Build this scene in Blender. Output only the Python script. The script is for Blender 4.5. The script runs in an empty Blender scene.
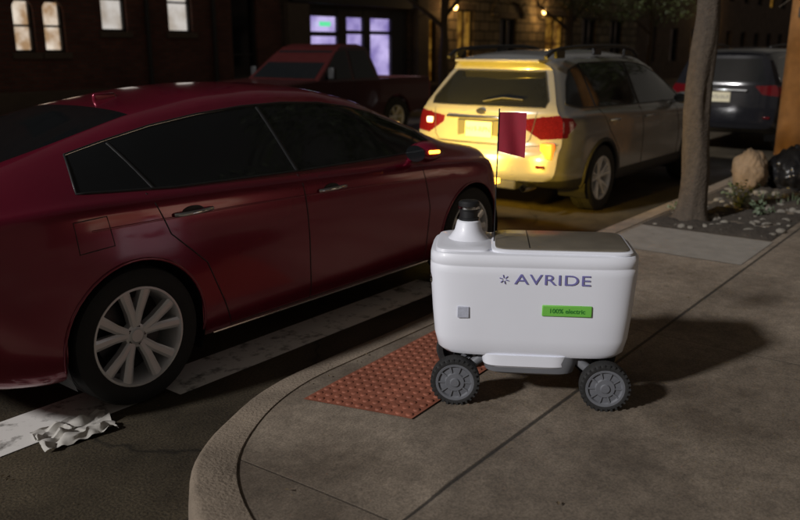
import bpy, bmesh, math, random
import numpy as np
from mathutils import Vector, Matrix, noise
random.seed(7); rng=np.random.default_rng(7)
R=math.radians
scene=bpy.context.scene

# ---------------------------------------------------------------- materials
def newmat(name):
    m=bpy.data.materials.new(name); m.use_nodes=True
    nt=m.node_tree; b=nt.nodes['Principled BSDF']
    return m,nt,b
def N(nt,t,**kw):
    n=nt.nodes.new(t)
    for k,v in kw.items():
        if k in n.inputs: n.inputs[k].default_value=v
        else: setattr(n,k,v)
    return n
def c4(c): return (c[0],c[1],c[2],1)
def simple(name,col,rough=.6,metal=0,coat=0,var=.25,scale=9,bump=0,bscale=60,emis=None,es=0,spec=.5,rvar=.12,cr=.04):
    m,nt,b=newmat(name)
    tc=N(nt,'ShaderNodeTexCoord'); nz=N(nt,'ShaderNodeTexNoise'); nz.inputs['Scale'].default_value=scale; nz.inputs['Detail'].default_value=5
    nt.links.new(tc.outputs['Object'],nz.inputs['Vector'])
    mx=N(nt,'ShaderNodeMix',data_type='RGBA')
    mx.inputs[6].default_value=c4([c*(1-var) for c in col]); mx.inputs[7].default_value=c4([min(1,c*(1+var)) for c in col])
    nt.links.new(nz.outputs['Fac'],mx.inputs[0]); nt.links.new(mx.outputs[2],b.inputs['Base Color'])
    mr=N(nt,'ShaderNodeMapRange'); mr.inputs[3].default_value=max(0.02,rough-rvar*rough); mr.inputs[4].default_value=min(1,rough+rvar*rough)
    nt.links.new(nz.outputs['Fac'],mr.inputs[0]); nt.links.new(mr.outputs[0],b.inputs['Roughness'])
    b.inputs['Metallic'].default_value=metal; b.inputs['Coat Weight'].default_value=coat; b.inputs['Coat Roughness'].default_value=cr
    b.inputs['Specular IOR Level'].default_value=spec
    if bump:
        n2=N(nt,'ShaderNodeTexNoise'); n2.inputs['Scale'].default_value=bscale; n2.inputs['Detail'].default_value=4
        nt.links.new(tc.outputs['Object'],n2.inputs['Vector'])
        bp=N(nt,'ShaderNodeBump'); bp.inputs['Strength'].default_value=bump; bp.inputs['Distance'].default_value=.01
        nt.links.new(n2.outputs['Fac'],bp.inputs['Height']); nt.links.new(bp.outputs[0],b.inputs['Normal'])
    if emis is not None:
        b.inputs['Emission Color'].default_value=c4(emis); b.inputs['Emission Strength'].default_value=es
    return m
M={}
M['red_paint']=simple('red_paint',(.21,.009,.034),.26,.5,1,var=.10,scale=3,cr=.09)
M['silver_paint']=simple('silver_paint',(.23,.23,.225),.24,.3,.6,var=.06,scale=3)
M['dark_paint']=simple('dark_grey_paint',(.010,.010,.012),.14,0,.2,var=.06,spec=.3)
M['truck_paint']=simple('truck_red_paint',(.05,.008,.008),.4,.2,.5,var=.15)
M['glass']=simple('tinted_glass',(.008,.009,.01),.06,0,0,var=.1,spec=.6)
M['rubber']=simple('tyre_rubber',(.016,.016,.016),.8,var=.3,scale=20,bump=.2)
M['black']=simple('black_plastic',(.012,.012,.013),.5,var=.2)
M['clad']=simple('grey_cladding',(.03,.03,.032),.65,var=.2,bump=.2,bscale=200)
M['alloy']=simple('alloy_rim',(.75,.76,.78),.36,.4,.3,var=.10)
M['alloy_dark']=simple('dark_alloy',(.06,.06,.065),.4,.8,0,var=.1)
M['chrome']=simple('chrome',(.7,.7,.7),.12,1,0,var=.05)
M['taillens']=simple('tail_lamp_lens',(.055,.003,.005),.12,0,.6,var=.4,scale=40,emis=(1,.02,.03),es=.02)
M['amber_on']=simple('amber_lamp_on',(1,.4,.05),.3,emis=(1,.36,.03),es=9)
M['redamber_on']=simple('turn_lamp_on',(1,.2,.03),.3,emis=(1,.13,.012),es=2.6)
M['lamp_white']=simple('reverse_lamp',(.9,.85,.8),.2,emis=(1,.6,.42),es=1.3)
M['plate']=simple('licence_plate',(.6,.55,.38),.5,var=.06)
M['plate_ink']=simple('plate_ink',(.05,.05,.08),.6)
M['robot_white']=simple('white_plastic_shell',(.76,.78,.85),.45,0,.2,var=.06,scale=3,bump=.03,bscale=300)
M['robot_grey']=simple('grey_plastic',(.15,.155,.17),.55,var=.12)
M['robot_wheel']=simple('wheel_grey',(.12,.125,.14),.6,var=.15,scale=30)
M['lid']=simple('lid_panel',(.15,.13,.10),.42,0,.2,var=.25,scale=12)
M['ink']=simple('purple_ink',(.17,.16,.40),.5)
M['green']=simple('green_sticker',(.16,.5,.07),.5,var=.1)
M['green_ink']=simple('green_dark_ink',(.03,.2,.03),.5)
M['sticker']=simple('pale_sticker',(.42,.44,.52),.5,var=.25,scale=90)
M['flag']=simple('flag_cloth',(.28,.012,.028),.8,var=.2,scale=30)
M['bark']=simple('bark',(.060,.046,.033),.9,var=.6,scale=24,bump=1,bscale=50)
M['leaf']=simple('leaf',(.06,.08,.02),.6,var=.5,scale=3)
M['leaf_pale']=simple('weed_leaf',(.09,.12,.07),.6,var=.5,scale=8)
M['dry_leaf']=simple('dry_leaf',(.10,.07,.035),.8,var=.5,scale=8)
M['soil']=simple('soil',(.045,.036,.027),.95,var=.5,scale=25,bump=1,bscale=50)
M['rock']=simple('rock',(.17,.155,.13),.9,var=.4,scale=15,bump=.6)
M['kerb']=simple('kerb_concrete',(.22,.175,.13),.85,var=.5,scale=5,bump=.7,bscale=70)
M['tactile']=simple('tactile_brick_red',(.25,.080,.045),.7,var=.45,scale=8,bump=.3)
M['newconc']=simple('pale_concrete',(.25,.23,.20),.85,var=.3,scale=8,bump=.4)
M['wood']=simple('pole_wood',(.34,.17,.06),.85,var=.4,scale=10,bump=.8,bscale=30)
M['bag_black']=simple('black_bag_plastic',(.010,.010,.011),.3,var=.2)
M['bag_tan']=simple('tan_bag',(.19,.135,.085),.8,var=.3,scale=9,bump=.5,bscale=12)
M['frame']=simple('window_frame',(.03,.027,.025),.6,var=.2)
M['stone_trim']=simple('stone_trim',(.12,.09,.065),.85,var=.3,scale=6,bump=.5)
M['lamp_warm']=simple('warm_bulb',(1,.7,.3),.4,emis=(1,.55,.18),es=8)
M['exit']=simple('exit_sign',(.1,.6,.3),.4,emis=(.15,1,.45),es=.8)
M['litter']=simple('litter_paper',(.50,.48,.44),.75,var=.25,scale=20)

def emis_pane(name,ca,cb,es,scale=2.5):
    m,nt,b=newmat(name)
    tc=N(nt,'ShaderNodeTexCoord'); nz=N(nt,'ShaderNodeTexNoise'); nz.inputs['Scale'].default_value=scale; nz.inputs['Detail'].default_value=3
    nt.links.new(tc.outputs['Object'],nz.inputs['Vector'])
    cr=N(nt,'ShaderNodeValToRGB'); cr.color_ramp.elements[0].position=.38; cr.color_ramp.elements[1].position=.62
    cr.color_ramp.elements[0].color=c4(ca); cr.color_ramp.elements[1].color=c4(cb)
    nt.links.new(nz.outputs['Fac'],cr.inputs[0]); nt.links.new(cr.outputs[0],b.inputs['Emission Color'])
    b.inputs['Emission Strength'].default_value=es; b.inputs['Base Color'].default_value=(.02,.02,.02,1); b.inputs['Roughness'].default_value=.1
    return m
M['pane_purple']=emis_pane('lit_purple_window',(.22,.17,.48),(.66,.56,.98),.85,1.1)
M['pane_warm']=emis_pane('lit_warm_window',(.45,.28,.15),(.95,.82,.68),.8,3)
M['pane_white']=emis_pane('lit_blind_window',(.50,.43,.36),(.75,.70,.65),.75,2)
M['pane_added_fill']=emis_pane('added_fill_window',(.30,.18,.09),(1,.80,.58),1.3,1.5)  # glow for windows of the unseen rows, added as fill and reflections
M['pane_amber']=emis_pane('lit_amber_window',(.14,.05,.005),(.55,.28,.04),.4,3)

def asphalt():
    m,nt,b=newmat('asphalt')
    tc=N(nt,'ShaderNodeTexCoord')
    a=N(nt,'ShaderNodeTexNoise'); a.inputs['Scale'].default_value=.9; a.inputs['Detail'].default_value=8; a.inputs['Roughness'].default_value=.65
    f=N(nt,'ShaderNodeTexNoise'); f.inputs['Scale'].default_value=90; f.inputs['Detail'].default_value=3
    for n in (a,f): nt.links.new(tc.outputs['Object'],n.inputs['Vector'])
    cr=N(nt,'ShaderNodeValToRGB'); cr.color_ramp.elements[0].position=.35; cr.color_ramp.elements[1].position=.68
    cr.color_ramp.elements[0].color=(.018,.014,.009,1); cr.color_ramp.elements[1].color=(.085,.066,.040,1)
    nt.links.new(a.outputs['Fac'],cr.inputs[0])
    mx=N(nt,'ShaderNodeMix',data_type='RGBA',blend_type='MULTIPLY'); mx.inputs[0].default_value=1
    cr2=N(nt,'ShaderNodeValToRGB'); cr2.color_ramp.elements[0].position=.3; cr2.color_ramp.elements[1].position=.7
    cr2.color_ramp.elements[0].color=(.5,.5,.5,1); cr2.color_ramp.elements[1].color=(1.5,1.5,1.45,1)
    nt.links.new(f.outputs['Fac'],cr2.inputs[0]); nt.links.new(cr.outputs[0],mx.inputs[6]); nt.links.new(cr2.outputs[0],mx.inputs[7])
    v=N(nt,'ShaderNodeTexVoronoi',feature='DISTANCE_TO_EDGE'); v.inputs['Scale'].default_value=.55
    dn=N(nt,'ShaderNodeTexNoise'); dn.inputs['Scale'].default_value=3; nt.links.new(tc.outputs['Object'],dn.inputs['Vector'])
    ad=N(nt,'ShaderNodeVectorMath',operation='MULTIPLY_ADD'); ad.inputs[1].default_value=(.5,.5,.5)
    nt.links.new(dn.outputs['Color'],ad.inputs[0]); nt.links.new(tc.outputs['Object'],ad.inputs[2]); nt.links.new(ad.outputs[0],v.inputs['Vector'])
    mr=N(nt,'ShaderNodeMapRange'); mr.inputs[1].default_value=0; mr.inputs[2].default_value=.012; mr.inputs[3].default_value=.35; mr.inputs[4].default_value=1
    nt.links.new(v.outputs['Distance'],mr.inputs[0])
    m2=N(nt,'ShaderNodeMix',data_type='RGBA',blend_type='MULTIPLY'); m2.inputs[0].default_value=1
    nt.links.new(mx.outputs[2],m2.inputs[6]); nt.links.new(mr.outputs[0],m2.inputs[7]); nt.links.new(m2.outputs[2],b.inputs['Base Color'])
    rr=N(nt,'ShaderNodeMapRange'); rr.inputs[3].default_value=.45; rr.inputs[4].default_value=.85; nt.links.new(a.outputs['Fac'],rr.inputs[0]); nt.links.new(rr.outputs[0],b.inputs['Roughness'])
    bp=N(nt,'ShaderNodeBump'); bp.inputs['Strength'].default_value=.6; bp.inputs['Distance'].default_value=.006
    nt.links.new(f.outputs['Fac'],bp.inputs['Height']); nt.links.new(bp.outputs[0],b.inputs['Normal'])
    return m
M['asphalt']=asphalt()

def paint_worn():
    m,nt,b=newmat('worn_white_road_paint')
    tc=N(nt,'ShaderNodeTexCoord'); a=N(nt,'ShaderNodeTexNoise'); a.inputs['Scale'].default_value=7; a.inputs['Detail'].default_value=9; a.inputs['Roughness'].default_value=.7
    nt.links.new(tc.outputs['Object'],a.inputs['Vector'])
    cr=N(nt,'ShaderNodeValToRGB'); cr.color_ramp.elements[0].position=.34; cr.color_ramp.elements[1].position=.48
    cr.color_ramp.elements[0].color=(.09,.08,.065,1); cr.color_ramp.elements[1].color=(.80,.78,.74,1)
    nt.links.new(a.outputs['Fac'],cr.inputs[0]); nt.links.new(cr.outputs[0],b.inputs['Base Color']); b.inputs['Roughness'].default_value=.7
    return m
M['paint']=paint_worn()

def sidewalk_mat():
    m,nt,b=newmat('sidewalk_concrete')
    tc=N(nt,'ShaderNodeTexCoord'); sp=N(nt,'ShaderNodeSeparateXYZ'); nt.links.new(tc.outputs['Object'],sp.inputs[0])
    def math_(op,a,bv=None):
        n=N(nt,'ShaderNodeMath',operation=op)
        for i,v in enumerate((a,bv)):
            if v is None: continue
            if isinstance(v,(int,float)): n.inputs[i].default_value=v
            else: nt.links.new(v,n.inputs[i])
        return n.outputs[0]
    masks=[];ids=[]
    for ax,off,per,wd,lo in (('X',2.05,2.3,.006,.6),('Y',1.37,1.52,.013,.2)):
        t=math_('DIVIDE',math_('ADD',sp.outputs[ax],off+per*20),per)
        fr=math_('FRACT',t); ids.append(math_('FLOOR',t))
        d=math_('MULTIPLY',math_('MINIMUM',fr,math_('SUBTRACT',1.0,fr)),per)
        g=N(nt,'ShaderNodeMapRange'); g.inputs[1].default_value=wd*.4; g.inputs[2].default_value=wd; g.inputs[3].default_value=lo; g.inputs[4].default_value=1; nt.links.new(d,g.inputs[0])
        masks.append(g.outputs[0])
    grv=math_('MULTIPLY',masks[0],masks[1])
    cb=N(nt,'ShaderNodeCombineXYZ'); nt.links.new(ids[0],cb.inputs[0]); nt.links.new(ids[1],cb.inputs[1])
    wn=N(nt,'ShaderNodeTexWhiteNoise'); nt.links.new(cb.outputs[0],wn.inputs['Vector'])
    a=N(nt,'ShaderNodeTexNoise'); a.inputs['Scale'].default_value=1.3; a.inputs['Detail'].default_value=9; a.inputs['Roughness'].default_value=.62
    f=N(nt,'ShaderNodeTexNoise'); f.inputs['Scale'].default_value=120; f.inputs['Detail'].default_value=2
    g5=N(nt,'ShaderNodeTexNoise'); g5.inputs['Scale'].default_value=14; g5.inputs['Detail'].default_value=6; g5.inputs['Roughness'].default_value=.7
    for n in (a,f,g5): nt.links.new(tc.outputs['Object'],n.inputs['Vector'])
    cr=N(nt,'ShaderNodeValToRGB'); cr.color_ramp.elements[0].position=.33; cr.color_ramp.elements[1].position=.66
    cr.color_ramp.elements[0].color=(.092,.070,.050,1); cr.color_ramp.elements[1].color=(.245,.200,.152,1)
    nt.links.new(a.outputs['Fac'],cr.inputs[0])
    tone=N(nt,'ShaderNodeMapRange'); tone.inputs[3].default_value=.9; tone.inputs[4].default_value=1.1; nt.links.new(wn.outputs['Value'],tone.inputs[0])
    fm=N(nt,'ShaderNodeMapRange'); fm.inputs[1].default_value=.3; fm.inputs[2].default_value=.7; fm.inputs[3].default_value=.70; fm.inputs[4].default_value=1.30; nt.links.new(f.outputs['Fac'],fm.inputs[0])
    gm=N(nt,'ShaderNodeMapRange'); gm.inputs[1].default_value=.3; gm.inputs[2].default_value=.7; gm.inputs[3].default_value=.76; gm.inputs[4].default_value=1.24; nt.links.new(g5.outputs['Fac'],gm.inputs[0])
    v=N(nt,'ShaderNodeTexVoronoi'); v.inputs['Scale'].default_value=2.3; nt.links.new(tc.outputs['Object'],v.inputs['Vector'])
    vs=N(nt,'ShaderNodeMapRange'); vs.inputs[1].default_value=.04; vs.inputs[2].default_value=.08; vs.inputs[3].default_value=.65; vs.inputs[4].default_value=1; nt.links.new(v.outputs['Distance'],vs.inputs[0])
    tot=math_('MULTIPLY',math_('MULTIPLY',math_('MULTIPLY',tone.outputs[0],gm.outputs[0]),fm.outputs[0]),math_('MULTIPLY',grv,vs.outputs[0]))
    sc=N(nt,'ShaderNodeVectorMath',operation='SCALE'); nt.links.new(cr.outputs[0],sc.inputs[0]); nt.links.new(tot,sc.inputs['Scale'])
    nt.links.new(sc.outputs[0],b.inputs['Base Color']); b.inputs['Roughness'].default_value=.8
    hs=math_('ADD',math_('MULTIPLY',f.outputs['Fac'],.25),grv)
    bp=N(nt,'ShaderNodeBump'); bp.inputs['Strength'].default_value=.6; bp.inputs['Distance'].default_value=.008
    nt.links.new(hs,bp.inputs['Height']); nt.links.new(bp.outputs[0],b.inputs['Normal'])
    return m
M['sidewalk']=sidewalk_mat()

def brick(name,c1,c2,mortar,w=.22,h=.075,ms=.012,bump=.5):
    m,nt,b=newmat(name)
    tc=N(nt,'ShaderNodeTexCoord'); sp=N(nt,'ShaderNodeSeparateXYZ'); nt.links.new(tc.outputs['Object'],sp.inputs[0])
    ad=N(nt,'ShaderNodeMath',operation='ADD'); nt.links.new(sp.outputs['X'],ad.inputs[0]); nt.links.new(sp.outputs['Y'],ad.inputs[1])
    cb=N(nt,'ShaderNodeCombineXYZ'); nt.links.new(ad.outputs[0],cb.inputs[0]); nt.links.new(sp.outputs['Z'],cb.inputs[1])
    br=N(nt,'ShaderNodeTexBrick'); nt.links.new(cb.outputs[0],br.inputs['Vector'])
    br.inputs['Color1'].default_value=c4(c1); br.inputs['Color2'].default_value=c4(c2); br.inputs['Mortar'].default_value=c4(mortar)
    br.inputs['Scale'].default_value=1; br.inputs['Mortar Size'].default_value=ms; br.inputs['Brick Width'].default_value=w; br.inputs['Row Height'].default_value=h
    nz=N(nt,'ShaderNodeTexNoise'); nz.inputs['Scale'].default_value=2; nz.inputs['Detail'].default_value=6; nt.links.new(tc.outputs['Object'],nz.inputs['Vector'])
    mr=N(nt,'ShaderNodeMapRange'); mr.inputs[3].default_value=.5; mr.inputs[4].default_value=1.5; nt.links.new(nz.outputs['Fac'],mr.inputs[0])
    sc=N(nt,'ShaderNodeVectorMath',operation='SCALE'); nt.links.new(br.outputs['Color'],sc.inputs[0]); nt.links.new(mr.outputs[0],sc.inputs['Scale'])
    nt.links.new(sc.outputs[0],b.inputs['Base Color']); b.inputs['Roughness'].default_value=.9
    bp=N(nt,'ShaderNodeBump'); bp.invert=True; bp.inputs['Strength'].default_value=bump; bp.inputs['Distance'].default_value=.02
    nt.links.new(br.outputs['Fac'],bp.inputs['Height']); nt.links.new(bp.outputs[0],b.inputs['Normal'])
    return m
M['brick']=brick('dark_red_brick',(.17,.06,.04),(.11,.04,.026),(.09,.065,.05))
M['brick2']=brick('brown_brick',(.13,.08,.055),(.08,.05,.035),(.07,.06,.05))
M['stone']=brick('rusticated_stone',(.25,.20,.13),(.15,.12,.08),(.05,.04,.03),w=.62,h=.32,ms=.03,bump=1)

# ---------------------------------------------------------------- mesh helpers
def empty(name,loc=(0,0,0),rz=0):
    e=bpy.data.objects.new(name,None); scene.collection.objects.link(e); e.location=loc; e.rotation_euler=(0,0,rz); return e
def link(name,me,par=None,smooth=False,ang=None):
    o=bpy.data.objects.new(name,me); scene.collection.objects.link(o)
    if par is not None: o.parent=par
    if smooth:
        for p in me.polygons: p.use_smooth=True
        if ang: me.set_sharp_from_angle(angle=R(ang))
    return o
def mesh(name,vs,fs,mat,par=None,smooth=False,ang=35):
    me=bpy.data.meshes.new(name); me.from_pydata([tuple(v) for v in vs],[],[tuple(f) for f in fs]); me.update()
    if mat is not None:
        for mm in (mat if isinstance(mat,(list,tuple)) else [mat]): me.materials.append(mm)
    return link(name,me,par,smooth,ang)
def bevel(o,w,seg=2):
    b=o.modifiers.new('bevel','BEVEL'); b.width=w; b.segments=seg; b.limit_method='ANGLE'; return o
def box(name,a,b,mat,par=None,bev=0,seg=2):
    x0,y0,z0=a; x1,y1,z1=b
    vs=[(x0,y0,z0),(x1,y0,z0),(x1,y1,z0),(x0,y1,z0),(x0,y0,z1),(x1,y0,z1),(x1,y1,z1),(x0,y1,z1)]
    fs=[(0,3,2,1),(4,5,6,7),(0,1,5,4),(1,2,6,5),(2,3,7,6),(3,0,4,7)]
    o=mesh(name,vs,fs,mat,par)
    if bev:
        bevel(o,bev,seg)
        for p in o.data.polygons: p.use_smooth=True
        o.data.set_sharp_from_angle(angle=R(60))
    return o
def prism(name,poly,y0,y1,mat,par=None,axes='xz',bev=0):
    n=len(poly); vs=[];
    for y in (y0,y1):
        for a,b in poly:
            vs.append({'xz':(a,y,b),'yz':(y,a,b),'xy':(a,b,y)}[axes])
    fs=[tuple(range(n)),tuple(range(2*n-1,n-1,-1))]+[(i,i+n,(i+1)%n+n,(i+1)%n) for i in range(n)]
    o=mesh(name,vs,fs,mat,par)
    bm=bmesh.new(); bm.from_mesh(o.data); bmesh.ops.recalc_face_normals(bm,faces=bm.faces); bm.to_mesh(o.data); bm.free()
    if bev: bevel(o,bev)
    return o
def lathe(name,prof,mat,par=None,axis='y',seg=40,cen=(0,0,0),caps=False,ang=35):
    vs=[];fs=[];n=len(prof)
    for k in range(seg):
        a=2*math.pi*k/seg; c,s=math.cos(a),math.sin(a)
        for o,r in prof:
            if axis=='y': p=(r*c,o,r*s)
            elif axis=='z': p=(r*c,r*s,o)
            else: p=(o,r*c,r*s)
            vs.append((p[0]+cen[0],p[1]+cen[1],p[2]+cen[2]))
    for k in range(seg):
        k2=(k+1)%seg
        for i in range(n-1): fs.append((k*n+i,k*n+i+1,k2*n+i+1,k2*n+i))
    if caps:
        fs.append(tuple(k*n for k in range(seg))); fs.append(tuple(k*n+n-1 for k in range(seg)))
    o=mesh(name,vs,fs,mat,par)
    bm=bmesh.new(); bm.from_mesh(o.data); bmesh.ops.remove_doubles(bm,verts=bm.verts,dist=1e-5); bmesh.ops.recalc_face_normals(bm,faces=bm.faces); bm.to_mesh(o.data); bm.free()
    for p in o.data.polygons: p.use_smooth=True
    o.data.set_sharp_from_angle(angle=R(ang))
    return o
def tube(name,pts,r,mat,par=None,closed=False,seg=6,rs=None):
    cu=bpy.data.curves.new(name,'CURVE'); cu.dimensions='3D'; sp=cu.splines.new('POLY'); sp.points.add(len(pts)-1)
    for i,p in enumerate(pts):
        sp.points[i].co=(p[0],p[1],p[2],1)
        if rs is not None: sp.points[i].radius=rs[i]
    sp.use_cyclic_u=closed; cu.bevel_depth=r; cu.bevel_resolution=seg//3; cu.use_fill_caps=True
    cu.materials.append(mat); o=bpy.data.objects.new(name,cu); scene.collection.objects.link(o)
    if par is not None: o.parent=par
    return o
def text(name,body,size,mat,par,loc,rot,ext=.0008,bold=0,sx=1,sp=1):
    cu=bpy.data.curves.new(name,'FONT'); cu.body=body; cu.size=size; cu.extrude=ext; cu.offset=bold; cu.align_x='CENTER'; cu.align_y='CENTER'; cu.space_character=sp
    cu.materials.append(mat); o=bpy.data.objects.new(name,cu); scene.collection.objects.link(o); o.parent=par; o.location=loc; o.rotation_euler=rot; o.scale=(sx,1,1)
    return o

# ---------------------------------------------------------------- car bodies
def gsm(bp,xs,sig=.05):
    gx=np.arange(xs[0]-.6,xs[-1]+.6,.01); v=np.interp(gx,[b[0] for b in bp],[b[1] for b in bp])
    k=np.exp(-.5*(np.arange(-30,31)*.01/sig)**2); k/=k.sum()
    v=np.convolve(np.pad(v,30,mode='edge'),k,mode='valid'); return np.interp(xs,gx,v)
class Body: pass
def car_body(spec,par,mats):
    x0,x1=spec['x0'],spec['x1']
    t=np.linspace(0,1,64); xs=np.unique(np.concatenate([x0+(x1-x0)*t, x0+.35*np.linspace(0,1,9)**1.6, x1-.45*np.linspace(0,1,9)**1.6]))
    zt=gsm(spec['zt'],xs,.07); zs=gsm(spec['zs'],xs,.09); zb=gsm(spec['zb'],xs,.04); w=gsm(spec['w'],xs,.05); wt=gsm(spec['wt'],xs,.09)
    wt=np.minimum(wt,.93*w-.005); zs=np.minimum(zs,zt-.03)
    zr=zs+.02+(zt-zs-.02)*.82
    ctl=[(0*w,zb),(.55*w,zb),(.86*w,zb),(.955*w,zb+.04),(.98*w,zb+.13),(.985*w,zb+.30*(zs-zb)),(.998*w,zb+.55*(zs-zb)),(1.0*w,zb+.76*(zs-zb)),(.985*w,zs-.045),(.955*w,zs),(.925*w,zs+.02*(zt-zs)/.5),
         (wt+(.925*w-wt)*.5,zs+.02+(zr-zs-.02)*.52),(wt,zr),(wt*.88,zr+(zt-zr)*.55),(wt*.6,zr+(zt-zr)*.85),(wt*.3,zt-.004*(zt-zr)/.1),(0*w,zt)]
    ctl=np.array([[c[0],c[1]] for c in ctl])
    k=3; nc=len(ctl); idx=np.linspace(0,nc-1,(nc-1)*k+1)
    ring=np.empty((len(idx),2,len(xs)))
    for i,q in enumerate(idx):
        a=int(min(math.floor(q),nc-2)); f=q-a; ring[i]=ctl[a]*(1-f)+ctl[a+1]*f
    for _ in range(2):
        r2=ring.copy(); r2[1:-1]=.25*ring[:-2]+.5*ring[1:-1]+.25*ring[2:]; ring=r2
    Lr=spec.get('Lr',.7); Lf=spec.get('Lf',.7)
    rp=spec['rear']; fp=spec['front']
    def warp(x,y,z,wl):
        a=max(0,min(1,(x0+Lr-x)/Lr))**1.3; b=max(0,min(1,(x-(x1-Lf))/Lf))**1.3
        u=min(1,abs(y)/max(wl,1e-4))
        xr=np.interp(z,[q[0] for q in rp],[q[1] for q in rp])+spec.get('pr',.1)*u**3
        xf=np.interp(z,[q[0] for q in fp],[q[1] for q in fp])+spec.get('pf',.25)*u**2.5
        return x+a*xr-b*xf
    bm=bmesh.new(); nr=len(idx); nx=len(xs); grid={}
    for j in range(nx):
        for i in range(nr):
            y,z=ring[i,0,j],ring[i,1,j]
            for sgn in (1,-1):
                grid[(i,j,sgn)]=bm.verts.new((warp(xs[j],y,z,w[j]),sgn*y,z))
    for j in range(nx-1):
        for i in range(nr-1):
            for sgn in (1,-1):
                q=[grid[(i,j,sgn)],grid[(i+1,j,sgn)],grid[(i+1,j+1,sgn)],grid[(i,j+1,sgn)]]
                bm.faces.new(q if sgn==1 else q[::-1])
    K=14
    for j,s in ((0,1),(nx-1,-1)):
        rows=[]
        for i in range(nr):
            y,z=ring[i,0,j],ring[i,1,j]
            rows.append([bm.verts.new((warp(xs[j],y*q,z,w[j]),y*q,z)) for q in np.linspace(-1,1,K*2+1)])
        for i in range(nr-1):
            for a in range(2*K):
                bm.faces.new([rows[i][a],rows[i][a+1],rows[i+1][a+1],rows[i+1][a]])
    bmesh.ops.remove_doubles(bm,verts=bm.verts,dist=.0004)
    bmesh.ops.dissolve_degenerate(bm,edges=bm.edges,dist=.0003)
    bmesh.ops.recalc_face_normals(bm,faces=bm.faces)
    B=Body(); B.bm=bm; B.xs=xs; B.zt=zt; B.zs=zs; B.zr=zr; B.w=w; B.wt=wt
    B.rail=lambda x: float(np.interp(x,xs,zr)); B.top=lambda x: float(np.interp(x,xs,zt)); B.sh=lambda x: float(np.interp(x,xs,zs))
    B.hw=lambda x: float(np.interp(x,xs,w))
    return B
def cut_poly(bm,poly,ax,sel,mi=None,delete=False,margin=.14):
    a0=min(p[0] for p in poly)-margin;a1=max(p[0] for p in poly)+margin;b0=min(p[1] for p in poly)-margin;b1=max(p[1] for p in poly)+margin
    i,j=ax; area=sum(poly[k][0]*poly[(k+1)%len(poly)][1]-poly[(k+1)%len(poly)][0]*poly[k][1] for k in range(len(poly)))
    if area<0: poly=poly[::-1]
    def pick():
        bm.normal_update(); out=[]
        for f in bm.faces:
            c=f.calc_center_median()
            if a0<c[i]<a1 and b0<c[j]<b1 and sel(c,f.normal): out.append((f,c))
        return out
    for k in range(len(poly)):
        p=poly[k]; q=poly[(k+1)%len(poly)]; dx,dy=q[0]-p[0],q[1]-p[1]
        co=[0,0,0];no=[0,0,0];co[i]=p[0];co[j]=p[1];no[i]=dy;no[j]=-dx
        fs=[f for f,c in pick()]
        es=set(e for f in fs for e in f.edges); vs=set(v for f in fs for v in f.verts)
        bmesh.ops.bisect_plane(bm,geom=list(vs)+list(es)+fs,dist=1e-4,plane_co=co,plane_no=Vector(no).normalized())
    ins=[]
    for f,c in pick():
        ok=True
        for k in range(len(poly)):
            p=poly[k]; q=poly[(k+1)%len(poly)]
            if (q[0]-p[0])*(c[j]-p[1])-(q[1]-p[1])*(c[i]-p[0])<-1e-6: ok=False;break
        if ok: ins.append(f)
    if delete: bmesh.ops.delete(bm,geom=ins,context='FACES')
    else:
        for f in ins: f.material_index=mi
def finish_body(B,name,par,mats,ang=38):
    me=bpy.data.meshes.new(name); 
    from mathutils.bvhtree import BVHTree
    B.bm.normal_update(); B.bvh=BVHTree.FromBMesh(B.bm)
    B.bm.to_mesh(me); B.bm.free()
    for m in mats: me.materials.append(m)
    return link(name,me,par,True,ang)
def proj(B,x,z,side,off=.002):
    h=B.bvh.ray_cast(Vector((x,side*2,z)),Vector((0,-side,0)))
    if h[0] is None: return None
    return h[0]+h[1]*off
def projr(B,y,z,off=.003):
    h=B.bvh.ray_cast(Vector((-4,y,z)),Vector((1,0,0)))
    return h[0]+h[1]*off
def densify(poly,closed,step=.05):
    out=[];n=len(poly)
    for k in range(n if closed else n-1):
        p=poly[k];q=poly[(k+1)%n];m=max(1,int(math.hypot(q[0]-p[0],q[1]-p[1])/step))
        for t in range(m): out.append((p[0]+(q[0]-p[0])*t/m,p[1]+(q[1]-p[1])*t/m))
    if not closed: out.append(poly[-1])
    return out
def seam(B,name,poly,side,r,mat,par,closed=False,off=.0):
    pts=[proj(B,x,z,side,off) for x,z in densify(poly,closed)]
    pts=[p for p in pts if p is not None and abs(p.y)>.35]
    return tube(name,pts,r,mat,par,closed)
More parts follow.
